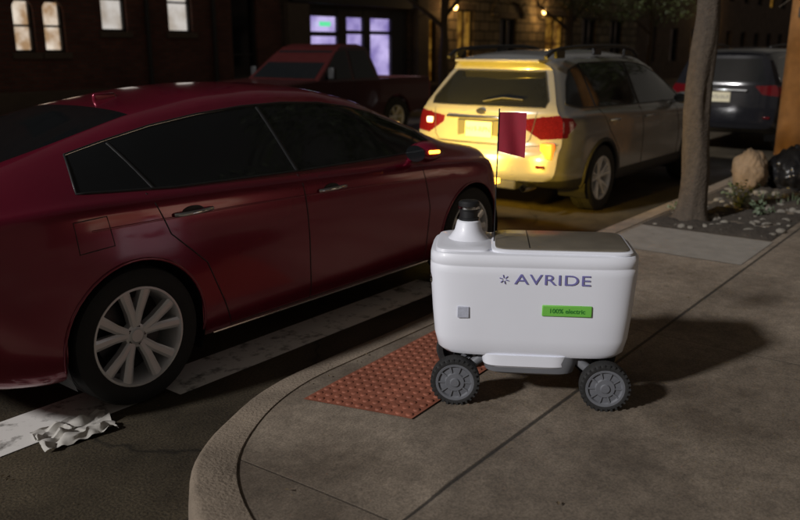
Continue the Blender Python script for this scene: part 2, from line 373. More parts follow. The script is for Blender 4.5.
def wheel(par,name,x,y,side,Rt,W,rr,style,rimmat,turn=0,mats=M):
    e=bpy.data.objects.new(name,None); scene.collection.objects.link(e); e.parent=par; e.location=(x,y,Rt); e.rotation_euler=(0,0,R(turn)+(math.pi if side<0 else 0))
    h=W/2
    lathe('tyre',[(-h,rr),(-h,Rt-.03),(-h+.012,Rt-.008),(-h+.03,Rt),(-.02,Rt),(-.018,Rt-.006),(-.012,Rt-.006),(-.01,Rt),(.01,Rt),(.012,Rt-.006),(.018,Rt-.006),(.02,Rt),(h-.03,Rt),(h-.01,Rt-.008),(h-.001,Rt-.03),(h+.004,(Rt+rr)/2),(h,rr+.02),(h-.004,rr+.006),(h-.015,rr)],mats['rubber'],e,seg=56)
    lathe('rim',[(h-.016,rr+.006),(h-.006,rr+.002),(h-.006,rr-.008),(h-.02,rr-.016),(h-.05,rr-.022),(-h+.02,rr-.03)],rimmat,e,seg=56)
    lathe('brake_disc',[(h-.10,.001),(h-.10,rr*.72),(h-.125,rr*.72)],mats['alloy_dark'],e,seg=32)
    lathe('wheel_back',[(h-.15,.001),(h-.15,rr-.02)],mats['black'],e,seg=32)
    lathe('hub_cap',[(h-.03,.0005),(h-.03,.03),(h-.036,.036),(h-.04,rr*.24),(h-.075,rr*.26)],rimmat,e,seg=32)
    for k in range(5):
        a=2*math.pi*(k+.5)/5; lathe('lug_nut',[(h-.037,.0005),(h-.037,.009),(h-.042,.010)],mats['alloy_dark'],e,seg=8,cen=(.042*math.cos(a),0,.042*math.sin(a)))
    vs=[];fs=[]
    ns=style['n']
    for k in range(ns):
        for sp in style['blades']:
            a0=2*math.pi*k/ns+style.get('a',0)
            ha,ra,hw,rw=sp
            def pt(r,ang,wd,o):
                c,s=math.cos(a0+ang),math.sin(a0+ang); return (r*c-wd*s,o,r*s+wd*c)
            base=len(vs)
            secs=[(rr*.16,ha,hw,h-.038),(rr*.5,(ha+ra)/2,(hw+rw)/2*.95,h-.026),(rr*.97,ra,rw,h-.012)]
            for r,an,wd,o in secs:
                vs+= [pt(r,an,-wd,o-.006),pt(r,an,-wd*.45,o),pt(r,an,wd*.45,o),pt(r,an,wd,o-.006),pt(r,an,wd*.8,o-.045),pt(r,an,-wd*.8,o-.045)]
            for s_ in range(2):
                b=base+s_*6
                for q in range(6): fs.append((b+q,b+(q+1)%6,b+6+(q+1)%6,b+6+q))
    o=mesh('spokes',vs,fs,rimmat,e)
    bm=bmesh.new(); bm.from_mesh(o.data); bmesh.ops.recalc_face_normals(bm,faces=bm.faces); bm.to_mesh(o.data); bm.free()
    return e
def arch_poly(x,z,r,zb):
    pts=[(x+r*math.cos(a),z+r*math.sin(a)) for a in np.linspace(R(-12),R(192),19)]
    return pts+[(x-r*1.0,zb),(x+r*1.0,zb)]
def wells(B,par,xw,zc,r,w):
    for x in xw:
        for s in (1,-1):
            vs=[];fs=[]; an=np.linspace(R(-25),R(205),24)
            for a in an:
                for y in (.60,w-.012): vs.append((x+r*1.005*math.cos(a),s*y,zc+r*1.005*math.sin(a)))
            for k in range(len(an)-1): fs.append((2*k,2*k+1,2*k+3,2*k+2))
            c=len(vs); vs.append((x,s*.6,zc))
            for k in range(len(an)-1): fs.append((2*k,2*k+2,c))
            mesh('wheel_well',vs,fs,M['black'],par)
def mirror(par,B,x,z,side,mat,lamp=None):
    y=side*(B.hw(x)*.93+.12)
    vs=lathe('mirror_shell',[(-.07,.001),(-.065,.045),(-.03,.075),(.03,.085),(.06,.08),(.066,.06),(.066,.001)],mat,par,axis='x',seg=24)
    vs.location=(x,y,z); vs.scale=(1.1,1.25,.85)
    tube('mirror_arm',[(x,y-side*.07,z-.04),(x+.03,side*(B.hw(x)*.90),z-.07)],.02,mat,par)
    g=lathe('mirror_glass',[(0,.001),(0,.064)],M['glass'],par,axis='x',seg=24); g.location=(x-.078,y,z); g.scale=(1,1.2,.82)
    if lamp:
        tube('mirror_lamp',[(x-.045,y+side*.088,z+.012),(x-.01,y+side*.104,z+.012),(x+.035,y+side*.104,z+.01)],.011,lamp,par)

def sedan():
    E=empty('parked_car',(-1.87,1.23,0))
    P=dict(x0=-1.12,x1=3.76,
      zt=[(-1.12,1.06),(-.95,1.09),(-.6,1.12),(-.2,1.22),(.3,1.355),(.8,1.435),(1.2,1.455),(1.6,1.435),(1.95,1.36),(2.35,1.19),(2.7,1.02),(2.95,.975),(3.35,.90),(3.65,.80),(3.76,.74)],
      zs=[(-1.12,.97),(-.3,1.0),(.6,.975),(1.6,.94),(2.5,.905),(3.2,.85),(3.6,.74),(3.76,.66)],
      zb=[(-1.12,.34),(-.7,.24),(-.4,.19),(3.2,.17),(3.6,.2),(3.76,.26)],
      w=[(-1.12,.80),(-.8,.89),(-.3,.925),(.5,.93),(2.0,.925),(2.9,.925),(3.3,.90),(3.6,.83),(3.76,.70)],
      wt=[(-1.12,.66),(-.6,.64),(-.1,.58),(.6,.575),(1.6,.60),(2.1,.63),(2.7,.74),(3.3,.74),(3.76,.6)],
      rear=[(.3,.10),(.55,0),(.8,.02),(1.0,.02),(1.1,.06)],front=[(.2,.10),(.45,0),(.6,.02),(.8,.16)],pr=.18,pf=.42)
    B=car_body(P,E,None)
    sidesel=lambda c,n: abs(n.y)>.25 and abs(c.y)>.45
    tops=[-.12,.1,.35,.65,.95,1.25,1.55,1.8,2.0,2.2,2.4]
    dlo=[(-.2,1.035)]+[(x,B.rail(x)-.018) for x in tops]+[(2.56,.975),(1.2,.985),(.3,1.005)]
    cut_poly(B.bm,dlo,(0,2),sidesel,1)
    cut_poly(B.bm,[(-.52,-.52),(-.52,.52),(.32,.47),(.32,-.47)],(0,1),lambda c,n:n.z>.2 and c.z>1,1)
    cut_poly(B.bm,[(1.82,-.53),(1.82,.53),(2.66,.66),(2.66,-.66)],(0,1),lambda c,n:n.z>.2 and c.z>.9,1)
    for xw in (0,2.83):
        cut_poly(B.bm,arch_poly(xw,.335,.375,.05),(0,2),lambda c,n:abs(c.y)>.60 and c.z<.85,delete=True)
    cut_poly(B.bm,[(3.25,.70),(3.8,.66),(3.8,.56),(3.45,.60)],(0,2),lambda c,n:abs(c.y)>.35 and c.x>3.1,3)
    cut_poly(B.bm,[(-1.2,.78),(-.80,.86),(-.78,.95),(-1.2,.97)],(0,2),lambda c,n:abs(c.y)>.3 and c.x<-.7,2)
    finish_body(B,'body_shell',E,[M['red_paint'],M['glass'],M['taillens'],M['chrome'],M['black']])
    wells(B,E,(0,2.83),.335,.375,.925)
    for s in (1,-1):
        seam(B,'window_trim',dlo,s,.006,M['black'],E,True)
        seam(B,'chrome_trim',[(x,z-.002) for x,z in dlo[1:-3]],s,.0035,M['chrome'],E)
        seam(B,'b_pillar',[(1.06,B.rail(1.06)-.03),(1.12,.99)],s,.022,M['black'],E,off=-.014)
        seam(B,'quarter_pillar',[(.10,B.rail(.1)-.03),(.18,1.01)],s,.013,M['black'],E,off=-.008)
        seam(B,'rear_door_seam',[(.12,1.0),(.20,.80),(.40,.62),(.50,.40),(.56,.24)],s,.0035,M['black'],E)
        seam(B,'mid_door_seam',[(1.10,.97),(1.13,.6),(1.15,.24)],s,.0035,M['black'],E)
        seam(B,'front_door_seam',[(2.22,.93),(2.30,.6),(2.27,.24)],s,.0035,M['black'],E)
        seam(B,'sill_seam',[(.56,.245),(2.27,.235)],s,.0035,M['black'],E)
        seam(B,'sill_chrome',[(.46,.215),(2.36,.205)],s,.006,M['chrome'],E)
        seam(B,'side_crease',[(-.2,.88),(.6,.87),(1.6,.84),(2.4,.80)],s,.008,M['red_paint'],E,off=-.006)
        seam(B,'fuel_door',[(-.28,.93),(-.12,.935),(-.10,.80),(-.27,.79)],s,.0025,M['black'],E,True)
        for x,z in ((.34,.885),(1.33,.865)):
            pts=[proj(B,x+d,z+.004*d,s,o) for d,o in ((-.11,.006),(-.09,.03),(0,.042),(.09,.03),(.11,.006))]
            tube('door_handle',pts,.011,M['chrome'],E)
            p=proj(B,x,z,s); 
            q=lathe('handle_recess',[(0,.001),(.004,.045),(.0,.052)],M['black'],E,axis='y',seg=20); q.location=(p.x,p.y-s*.002,p.z); q.scale=(1.3,.3,.6)
        for xw in (0,2.83):
            pts=[proj(B,xw+.378*math.cos(a),.335+.378*math.sin(a),s,0) for a in np.linspace(R(-10),R(190),26)]
            tube('arch_lip',[p for p in pts if p],.008,M['red_paint'],E)
        mirror(E,B,2.13,1.0,s,M['red_paint'],M['amber_on'])
        st=dict(n=5,a=R(18),blades=[(R(-7),R(-15),.019,.027),(R(7),R(15),.019,.027)])
        for x in (0,2.83): wheel(E,'wheel',x,s*(.925-.125),s,.335,.225,.240,st,M['alloy'])
    for s in (1,-1):
        box('turn_signal',(3.44,s*.66-.09,.60),(3.50,s*.66+.09,.64),M['amber_on'],E,.004)
        l=bpy.data.lights.new('turn_signal_light','SPOT'); l.energy=430 if s>0 else 150; l.color=(1,.60,.05); l.spot_size=R(95); l.spot_blend=.8; l.shadow_soft_size=.05
        lo=bpy.data.objects.new('turn_signal_light',l); scene.collection.objects.link(lo); lo.parent=E; lo.location=(3.80,s*.55,.66)
        lo.rotation_euler=(R(98),0,R(-90))
    box('roof_antenna',(.42,-.015,1.36),(.56,.015,1.415),M['red_paint'],E,.012)
    return E
sedan()

def rear_plate(E,x,y,z,rz=-90,txt='H19-RPN'):
    box('licence_plate',(x-.012,y-.155,z-.078),(x,y+.155,z+.078),M['plate'],E,.004)
    text('plate_text',txt,.072,M['plate_ink'],E,(x-.0135,y,z),(R(90),0,R(-90)))

def wagon():
    E=empty('parked_car',(3.92,1.53,0))
    P=dict(x0=-1.05,x1=3.76,
      zt=[(-1.05,1.55),(-.8,1.60),(0,1.64),(.9,1.65),(1.5,1.61),(1.9,1.49),(2.3,1.28),(2.65,1.09),(2.9,1.05),(3.3,1.0),(3.65,.90),(3.76,.82)],
      zs=[(-1.05,1.03),(0,1.03),(1.2,1.0),(2.5,.97),(3.2,.93),(3.6,.82),(3.76,.74)],
      zb=[(-1.05,.40),(-.8,.30),(-.4,.24),(3.1,.23),(3.5,.28),(3.76,.34)],
      w=[(-1.05,.845),(-.9,.88),(-.5,.91),(0,.92),(2.8,.92),(3.3,.89),(3.6,.80),(3.76,.68)],
      wt=[(-1.05,.575),(-.5,.61),(.5,.63),(1.5,.64),(2.0,.66),(2.6,.74),(3.3,.74),(3.76,.6)],
      rear=[(.3,.10),(.45,.0),(.68,.01),(.72,.06),(1.05,.11),(1.12,.15),(1.46,.44),(1.50,.40),(1.55,.36)],
      front=[(.3,.08),(.5,0),(.7,.02),(.9,.16)],pr=.15,pf=.40,Lr=.95)
    B=car_body(P,E,None)
    sidesel=lambda c,n: abs(n.y)>.25 and abs(c.y)>.42
    dlo=[(-.66,1.13),(-.50,1.33),(-.36,1.445)]+[(x,B.rail(x)-.02) for x in (-.1,.4,.9,1.3,1.6,1.9,2.15)]+[(2.48,1.04),(1,1.055),(-.4,1.085)]
    cut_poly(B.bm,dlo,(0,2),sidesel,1)
    cut_poly(B.bm,[(1.72,-.56),(1.72,.56),(2.62,.68),(2.62,-.68)],(0,1),lambda c,n:n.z>.2 and c.z>1,1)
    rs=lambda c,n: n.x<-.25 and c.x<-.2
    rwin=[(-.66,1.10),(.66,1.10),(.67,1.16),(.52,1.435),(-.52,1.435),(-.67,1.16)]
    cut_poly(B.bm,rwin,(1,2),rs,1)
    for s in (1,-1):
        cut_poly(B.bm,[(s*.44,.985),(s*.86,1.04),(s*.90,1.0),(s*.90,.82),(s*.66,.80),(s*.46,.92)],(1,2),rs,2)
    cut_poly(B.bm,[(-1.0,1.03),(-.66,1.0),(-.60,.93),(-.80,.82),(-1.0,.80)],(0,2),lambda c,n:abs(c.y)>.5 and c.x<-.3 and abs(n.y)>.3,2)
    for xw in (0,2.745):
        cut_poly(B.bm,arch_poly(xw,.345,.39,.05),(0,2),lambda c,n:abs(c.y)>.60 and c.z<.9,delete=True)
    cut_poly(B.bm,[(-1.3,.10),(4,.10),(4,.40),(-1.3,.40)],(0,2),lambda c,n:c.z<.6,3)
    finish_body(B,'body_shell',E,[M['silver_paint'],M['glass'],M['taillens'],M['clad']])
    wells(B,E,(0,2.745),.345,.39,.915)
    for s in (1,-1):
        seam(B,'window_trim',dlo,s,.007,M['black'],E,True)
        seam(B,'b_pillar',[(.98,B.rail(.98)-.03),(1.02,1.06)],s,.025,M['black'],E,off=-.016)
        seam(B,'d_pillar',[(-.12,B.rail(-.1)-.03),(-.10,1.07)],s,.018,M['black'],E,off=-.011)
        seam(B,'rear_door_seam',[(-.06,1.06),(.12,.84),(.38,.62),(.46,.40)],s,.004,M['black'],E)
        seam(B,'mid_door_seam',[(1.0,1.04),(1.04,.6),(1.05,.40)],s,.004,M['black'],E)
        seam(B,'front_door_seam',[(2.1,1.0),(2.2,.6),(2.18,.40)],s,.004,M['black'],E)
        seam(B,'side_crease',[(-.5,.94),(.6,.93),(1.6,.90),(2.6,.87)],s,.010,M['silver_paint'],E,off=-.008)
        for x,z in ((.22,.93),(1.18,.915)):
            pts=[proj(B,x+d,z,s,o) for d,o in ((-.11,.004),(-.09,.03),(0,.04),(.09,.03),(.11,.004))]
            tube('door_handle',pts,.012,M['silver_paint'],E)
        for xw in (0,2.745):
            pts=[proj(B,xw+.40*math.cos(a),.345+.40*math.sin(a),s,-.006) for a in np.linspace(R(-8),R(188),26)]
            tube('arch_cladding',[p for p in pts if p],.024,M['clad'],E)
        xsr=np.linspace(-.70,1.45,18)
        tube('roof_rail',[(x,s*(float(np.interp(x,B.xs,B.wt))*.95),B.top(x)+.03-(.07 if k in (0,17) else .015 if k in (1,16) else 0)) for k,x in enumerate(xsr)],.020,M['black'],E)
        for x in (-.45,.4,1.2): box('rail_foot',(x-.09,s*.585-.018,B.top(x)-.06),(x+.09,s*.585+.018,B.top(x)+.02),M['black'],E,.01)
        mirror(E,B,2.05,1.08,s,M['silver_paint'])
        st=dict(n=5,a=R(10),blades=[(R(-14),R(-13),.013,.017),(R(14),R(13),.013,.017),(0,0,.008,.010)])
        for x in (0,2.745): wheel(E,'wheel',x,s*(.915-.115),s,.345,.225,.225,st,M['alloy'])
        p=projr(B,s*.68,.60,0)
        box('bumper_reflector',(p.x-.012,s*.68-.06,.53),(p.x+.01,s*.68+.06,.56),M['taillens'],E,.004)
    p=projr(B,-.735,.70)
    box('turn_lamp_lit',(p.x-.02,-.80,.62),(p.x+.05,-.67,.77),M['redamber_on'],E,.012)
    l=bpy.data.lights.new('turn_lamp_light','POINT'); l.energy=2; l.color=(1,.25,.03); l.shadow_soft_size=.04
    lo=bpy.data.objects.new('turn_lamp_light',l); scene.collection.objects.link(lo); lo.parent=E; lo.location=(p.x-.12,-.74,.69)
    p=projr(B,.64,.93)
    box('tail_lamp_lit',(p.x-.01,.62,.90),(p.x+.03,.70,.96),M['lamp_white'],E,.01)
    def rseam(name,poly,r,mat,closed=False,off=0):
        tube(name,[projr(B,y,z,off) for y,z in densify(poly,closed)],r,mat,E,closed)
    rseam('rear_glass_trim',rwin,.007,M['black'],True)
    rseam('hatch_seam',[(-.60,1.06),(-.56,.80),(-.50,.74),(.50,.74),(.56,.80),(.60,1.06)],.005,M['black'])
    rseam('bumper_seam',[(-.82,.755),(-.5,.73),(.5,.73),(.82,.755)],.004,M['black'])
    p=projr(B,0,.985); box('chrome_garnish',(p.x-.02,-.40,.975),(p.x+.02,.40,1.0),M['chrome'],E,.006)
    p=projr(B,0,.87)
    box('plate_recess',(p.x-.004,-.26,.775),(p.x+.05,.26,.965),M['clad'],E,.01)
    rear_plate(E,p.x-.006,0,.87)
    q=lathe('badge',[(-.004,.001),(-.004,.03),(0,.034)],M['chrome'],E,axis='x',seg=24); q.location=(projr(B,0,1.045).x-.004,0,1.045); q.scale=(1,1.6,.9)
    tube('rear_wiper',[projr(B,0,1.13,.02),projr(B,-.2,1.17,.02),projr(B,-.42,1.16,.015)],.008,M['black'],E)
    prism('roof_spoiler',[(-.50,-.54),(-.50,.54),(-.70,.49),(-.74,0),(-.70,-.49)],1.52,1.55,M['silver_paint'],E,'xy',bev=.008)
    box('skid_plate',(-1.0,-.45,.30),(-.8,.45,.40),M['clad'],E,.02)
    for s in (.55,-.55): lathe('exhaust',[(-.02,.03),(-.02,.038),(.2,.038)],M['chrome'],E,axis='x',seg=20,cen=(-1.0,s,.33))
    return E
wagon()

def suv():
    E=empty('parked_car',(10.55,1.2,0))
    P=dict(x0=-.95,x1=3.6,
      zt=[(-.95,1.60),(-.7,1.64),(0,1.68),(.9,1.69),(1.5,1.64),(1.9,1.5),(2.4,1.2),(2.7,1.10),(3.2,1.03),(3.6,.88)],
      zs=[(-.95,1.08),(1.2,1.03),(2.5,1.0),(3.2,.94),(3.6,.78)],
      zb=[(-.95,.42),(-.6,.30),(3.1,.25),(3.6,.34)],
      w=[(-.95,.84),(-.7,.90),(0,.92),(2.8,.92),(3.3,.87),(3.6,.70)],
      wt=[(-.95,.62),(.5,.65),(1.5,.65),(2.6,.74),(3.6,.6)],
      rear=[(.3,.08),(.5,0),(.75,.02),(1.1,.08),(1.55,.24),(1.62,.2)],front=[(.3,.05),(.6,0),(.9,.14)],pr=.12,pf=.35)
    B=car_body(P,E,None)
    dlo=[(-.6,1.15),(-.5,1.38),(-.3,1.5)]+[(x,B.rail(x)-.02) for x in (.3,.9,1.4,1.8,2.1)]+[(2.4,1.09)]
    cut_poly(B.bm,dlo,(0,2),lambda c,n: abs(n.y)>.25 and abs(c.y)>.45,1)
    rs=lambda c,n: n.x<-.25 and c.x<-.2
    cut_poly(B.bm,[(-.64,1.14),(.64,1.14),(.52,1.50),(-.52,1.50)],(1,2),rs,1)
    for s in (1,-1): cut_poly(B.bm,[(s*.50,1.08),(s*.86,1.10),(s*.9,.92),(s*.62,.95)],(1,2),rs,2)
    for xw in (0,2.66): cut_poly(B.bm,arch_poly(xw,.345,.39,.05),(0,2),lambda c,n:abs(c.y)>.60 and c.z<.9,delete=True)
    finish_body(B,'body_shell',E,[M['dark_paint'],M['glass'],M['taillens']])
    wells(B,E,(0,2.66),.345,.39,.915)
    for s in (1,-1):
        for x in (0,2.66): wheel(E,'wheel',x,s*.80,s,.345,.225,.225,dict(n=6,blades=[(0,0,.02,.03)]),M['alloy'])
        mirror(E,B,2.0,1.1,s,M['dark_paint'])
        seam(B,'window_trim',dlo,s,.006,M['chrome'],E,True)
        tube('roof_rail',[(x,s*.6,B.top(x)+.03) for x in np.linspace(-.6,1.4,14)],.016,M['black'],E)
        p=projr(B,s*.7,.62,0); box('bumper_reflector',(p.x-.01,s*.7-.07,.58),(p.x+.01,s*.7+.07,.61),M['taillens'],E,.004)
    p=projr(B,0,.90); rear_plate(E,p.x-.002,.0,.90,txt='K72-DLX')
    box('chrome_garnish',(p.x-.02,-.4,1.0),(p.x+.02,.4,1.025),M['chrome'],E,.005)
    return E
suv()

def pickup():
    E=empty('pickup_truck',(8.35,7.75,0),math.pi)
    pm=M['truck_paint']; hw=.93
    def panel_side(s):
        pts=[(-1.05,.52),(-1.05,1.12),(.95,1.12),(.95,1.10),(2.35,1.10),(2.6,1.12),(3.75,1.04),(3.95,.95),(3.97,.5),(3.75,.42)]
        def arch(x): return [(x+.43*math.cos(a),.38+.43*math.sin(a)) for a in np.linspace(R(8),R(172),13)]
        poly=pts+arch(3.15)+[(2.6,.38),(.5,.38)]+arch(0)+[(-.6,.48)]
        prism('body_side',poly,s*(hw-.06),s*hw,pm,E,bev=.012)
    for s in (1,-1): panel_side(s)
    hw2=hw-.062
    prism('cab_lower',[(.93,.36),(.93,1.1),(2.4,1.1),(2.66,.9),(2.66,.36)],-hw2,hw2,pm,E)
    prism('hood',[(2.42,.85),(2.42,1.125),(2.66,1.13),(3.72,1.06),(3.93,.96),(3.95,.5),(3.6,.5)],-hw2,hw2,pm,E,bev=.02)
    box('tailgate',(-1.06,-hw2,.56),(-.99,hw2,1.12),pm,E,.01)
    box('bed_floor',(-.98,-hw2,.60),(.92,hw2,.66),M['black'],E)
    lv=[(1.10,.93,2.62,.90),(1.30,.97,2.36,.84),(1.55,1.05,2.05,.76),(1.68,1.12,1.85,.72),(1.735,1.25,1.70,.62)]
    vs=[];fs=[]
    for z,a,b,w in lv: vs+=[(a,-w,z),(b,-w,z),(b,w,z),(a,w,z)]
    for k in range(len(lv)-1):
        for q in range(4): fs.append((4*k+q,4*k+(q+1)%4,4*k+4+(q+1)%4,4*k+4+q))
    fs.append((16,17,18,19)); bevel(mesh('cab_roof',vs,fs,pm,E),.03,3)
    def sw(z): return float(np.interp(z,[l[0] for l in lv],[l[3] for l in lv]))
    for s in (1,-1):
        for poly in ([(1.72,1.14),(2.42,1.14),(2.28,1.30),(1.98,1.60),(1.72,1.62)],[(1.05,1.14),(1.64,1.14),(1.64,1.62),(1.18,1.62)]):
            mesh('side_window',[(x,s*(sw(z)+.006),z) for x,z in poly],[tuple(range(len(poly)))],M['glass'],E)
        tube('door_seam',[(1.68,s*(hw+.001),1.08),(1.68,s*(hw+.001),.42)],.004,M['black'],E)
        for x in (0,3.15): wheel(E,'wheel',x,s*.80,s,.38,.25,.22,dict(n=6,blades=[(0,0,.02,.028)]),M['alloy'])
        box('head_lamp',(3.88,s*.72-.12,.74),(3.97,s*.72+.12,.90),M['chrome'],E,.01)
        box('tail_lamp',(-1.08,s*.86-.06,.70),(-1.05,s*.86+.06,1.05),M['taillens'],E,.01)
        box('side_mirror',(2.28,s*.98-.07,1.14),(2.36,s*.98+.07,1.34),M['black'],E,.02)
    zf=lambda z:float(np.interp(z,[l[0] for l in lv],[l[2] for l in lv])); zr=lambda z:float(np.interp(z,[l[0] for l in lv],[l[1] for l in lv]))
    mesh('windshield',[(zf(1.15)+.008,-.78,1.15),(zf(1.15)+.008,.78,1.15),(zf(1.62)+.008,.66,1.62),(zf(1.62)+.008,-.66,1.62)],[(0,1,2,3)],M['glass'],E)
    mesh('rear_window',[(zr(1.2)-.008,-.70,1.2),(zr(1.2)-.008,.70,1.2),(zr(1.6)-.008,.62,1.6),(zr(1.6)-.008,-.62,1.6)],[(0,3,2,1)],M['glass'],E)
    box('front_bumper',(3.9,-.9,.42),(4.06,.9,.60),M['chrome'],E,.03)
    box('rear_bumper',(-1.2,-.88,.44),(-1.07,.88,.60),M['chrome'],E,.03)
    box('chassis',(-.9,-.55,.32),(3.6,.55,.5),M['black'],E)
    D=.45
    def sx(x): return x-D if x>.92 else (x-D*(x-.47)/.45 if x>.47 else x)
    for c in list(E.children):
        if c.type=='MESH':
            for v in c.data.vertices: v.co.x=sx(v.co.x)
        elif c.type=='CURVE':
            for p in c.data.splines[0].points: p.co.x=sx(p.co.x)
        elif c.type=='EMPTY' and c.location.x>1: c.location.x-=D
pickup()

# ---------------------------------------------------------------- ground
def quadsheet(name,x0,y0,x1,y1,z,mat,par=None):
    return mesh(name,[(x0,y0,z),(x1,y0,z),(x1,y1,z),(x0,y1,z)],[(0,1,2,3)],mat,par)
quadsheet('road',-300,-300,400,400,0,M['asphalt'])
CX,RAD,XE=-1.1,1.55,-2.65
def dk(x,y):
    if x<CX and y>-RAD: return RAD-math.hypot(x-CX,y+RAD)
    if x>=CX: return min(-y,x-XE)
    return x-XE
def sst(a,b,x): t=max(0,min(1,(x-a)/(b-a))); return t*t*(3-2*t)
def zs_(x,y):
    d=max(0,dk(x,y)); a=sst(-2.45,-1.75,x)*(1-sst(-.1,.6,x))
    if y<-1.4: a=0
    return .12-.10*a*(1-min(1,d/.85))
vs={};V=[];F=[]
st=.05
def gv(i,j):
    if (i,j) not in vs:
        x=XE+i*st;y=-j*st; vs[(i,j)]=len(V); V.append((x,y,zs_(x,y)))
    return vs[(i,j)]
for i in range(int(6.5/st)):
    for j in range(int(3/st)):
        x=XE+(i+.5)*st;y=-(j+.5)*st
        if dk(x,y)>.07: F.append((gv(i,j),gv(i,j+1),gv(i+1,j+1),gv(i+1,j)))
xa=XE+int(6.5/st)*st
def addq(x0,y0,x1,y1):
    b=len(V); V.extend([(x0,y0,.12),(x1,y0,.12),(x1,y1,.12),(x0,y1,.12)]); F.append((b,b+1,b+2,b+3))
addq(xa,-6.5,90,-.08); addq(XE+.08,-3.0-26,xa,-3.0); addq(xa,-29,90,-6.5)
mesh('sidewalk',V,F,M['sidewalk'])
# kerb
path=[(90.0,0.0)]+[(x,0.0) for x in np.arange(30,1,-3.0)]+[(x,0.0) for x in np.arange(.9,CX,-.1)]+[(CX-RAD*math.sin(a),-RAD+RAD*math.cos(a)) for a in np.linspace(0,math.pi/2,26)]+[(XE,y) for y in (-2,-4,-8,-29)]
V=[];F=[]
for k,(x,y) in enumerate(path):
    a=path[max(0,k-1)];b=path[min(len(path)-1,k+1)]; t=Vector((b[0]-a[0],b[1]-a[1])).normalized(); nx,ny=-t.y,t.x
    j=.005*noise.noise(Vector((x*3,y*3,0)))*2
    zk=zs_(x+nx*.01,y+ny*.01)+.006; zi=zs_(x+nx*.17,y+ny*.17)+.006
    for d,z in ((-.012,-.03),(0.0+j,max(.004,zk-.028)),(.016+j,zk-.006),(.034,zk),(.172,zi),(.176,zi-.03)): V.append((x+nx*d,y+ny*d,z))
n=6
for k in range(len(path)-1):
    for i in range(n-1): F.append((k*n+i,k*n+i+1,(k+1)*n+i+1,(k+1)*n+i))
kb=mesh('kerb',V,F,M['kerb'],None,True,50)
# opposite kerb + sidewalk
V=[(-3,9.5,-.02),(-3,9.5,.11),(-3,9.52,.12),(-3,9.68,.12),(90,9.5,-.02),(90,9.5,.11),(90,9.52,.12),(90,9.68,.12)]
mesh('kerb',V,[(0,4,5,1),(1,5,6,2),(2,6,7,3)],M['kerb'])
quadsheet('sidewalk',-3,9.68,90,12.6,.118,M['sidewalk'])
# road markings (4 mm sheets)
quadsheet('crosswalk_stripe',-1.72,.26,.62,.56,.004,M['paint'])
quadsheet('crosswalk_stripe',-2.62,.34,-1.85,.66,.004,M['paint'])
# crumpled paper litter beside the rear wheel
V=[];F=[]
for i in range(33):
    for j in range(25):
        u,v=i/32,j/24; x=-2.44+.32*u+.05*v;y=.22+.22*v-.05*u
        z=.010+.055*abs(noise.noise(Vector((u*3,v*3,2))))+.02*noise.noise(Vector((u*7,v*7,5)))
        V.append((x+.03*noise.noise(Vector((u*5,v*5,8))),y+.03*noise.noise(Vector((u*5,v*5,12))),max(.007,z)))
for i in range(32):
    for j in range(24): a=i*25+j; F.append((a,a+1,a+26,a+25))
mesh('litter_paper',V,F,M['litter'],None,True,28)
V=[];F=[]
for _ in range(90):
    x=rng.uniform(-3,6);y=rng.uniform(-.25,.35) if rng.uniform()<.6 else rng.uniform(-3,.3)
    if dk(x,y)>.0: z=zs_(x,y)+.012
    else: z=.008
    s=rng.uniform(.005,.014);a=rng.uniform(0,6.3);c,q=math.cos(a)*s,math.sin(a)*s;b=len(V)
    V+=[(x-c,y-q,z),(x+q*.5,y-c*.5,z+.003),(x+c,y+q,z),(x-q*.5,y+c*.5,z+.004)];F.append((b,b+1,b+2,b+3))
mesh('fallen_leaves',V,F,M['dry_leaf'])
# tactile paving panel draped on the ramp
pn=empty('tactile_paving')
A=Vector((-1.47,-.34)); e1=Vector((1.0,.06)).normalized(); e2=Vector((.06,-1.0)).normalized(); LL,WW=1.22,.61
V=[];F=[]
nu,nv=24,12
for i in range(nu+1):
    for j in range(nv+1):
        p=A+e1*(LL*i/nu)+e2*(WW*j/nv); V.append((p.x,p.y,zs_(p.x,p.y)+.007))
for i in range(nu):
    for j in range(nv): a=i*(nv+1)+j; F.append((a,a+1,a+nv+2,a+nv+1))
mesh('panel',V,F,M['tactile'],pn)
V=[];F=[]
for i in range(22):
    for j in range(11):
        p=A+e1*(.03+i*.0553)+e2*(.03+j*.055); z=zs_(p.x,p.y)+.006; b=len(V)
        for r,h in ((.0175,0),(.015,.005),(.010,.0065)):
            for q in range(8): V.append((p.x+r*math.cos(q*math.pi/4),p.y+r*math.sin(q*math.pi/4),z+h))
        for l in (0,8):
            for q in range(8): F.append((b+l+q,b+l+(q+1)%8,b+l+8+(q+1)%8,b+l+8+q))
        F.append(tuple(b+16+q for q in range(8)))
mesh('domes',V,F,M['tactile'],pn,True,60)
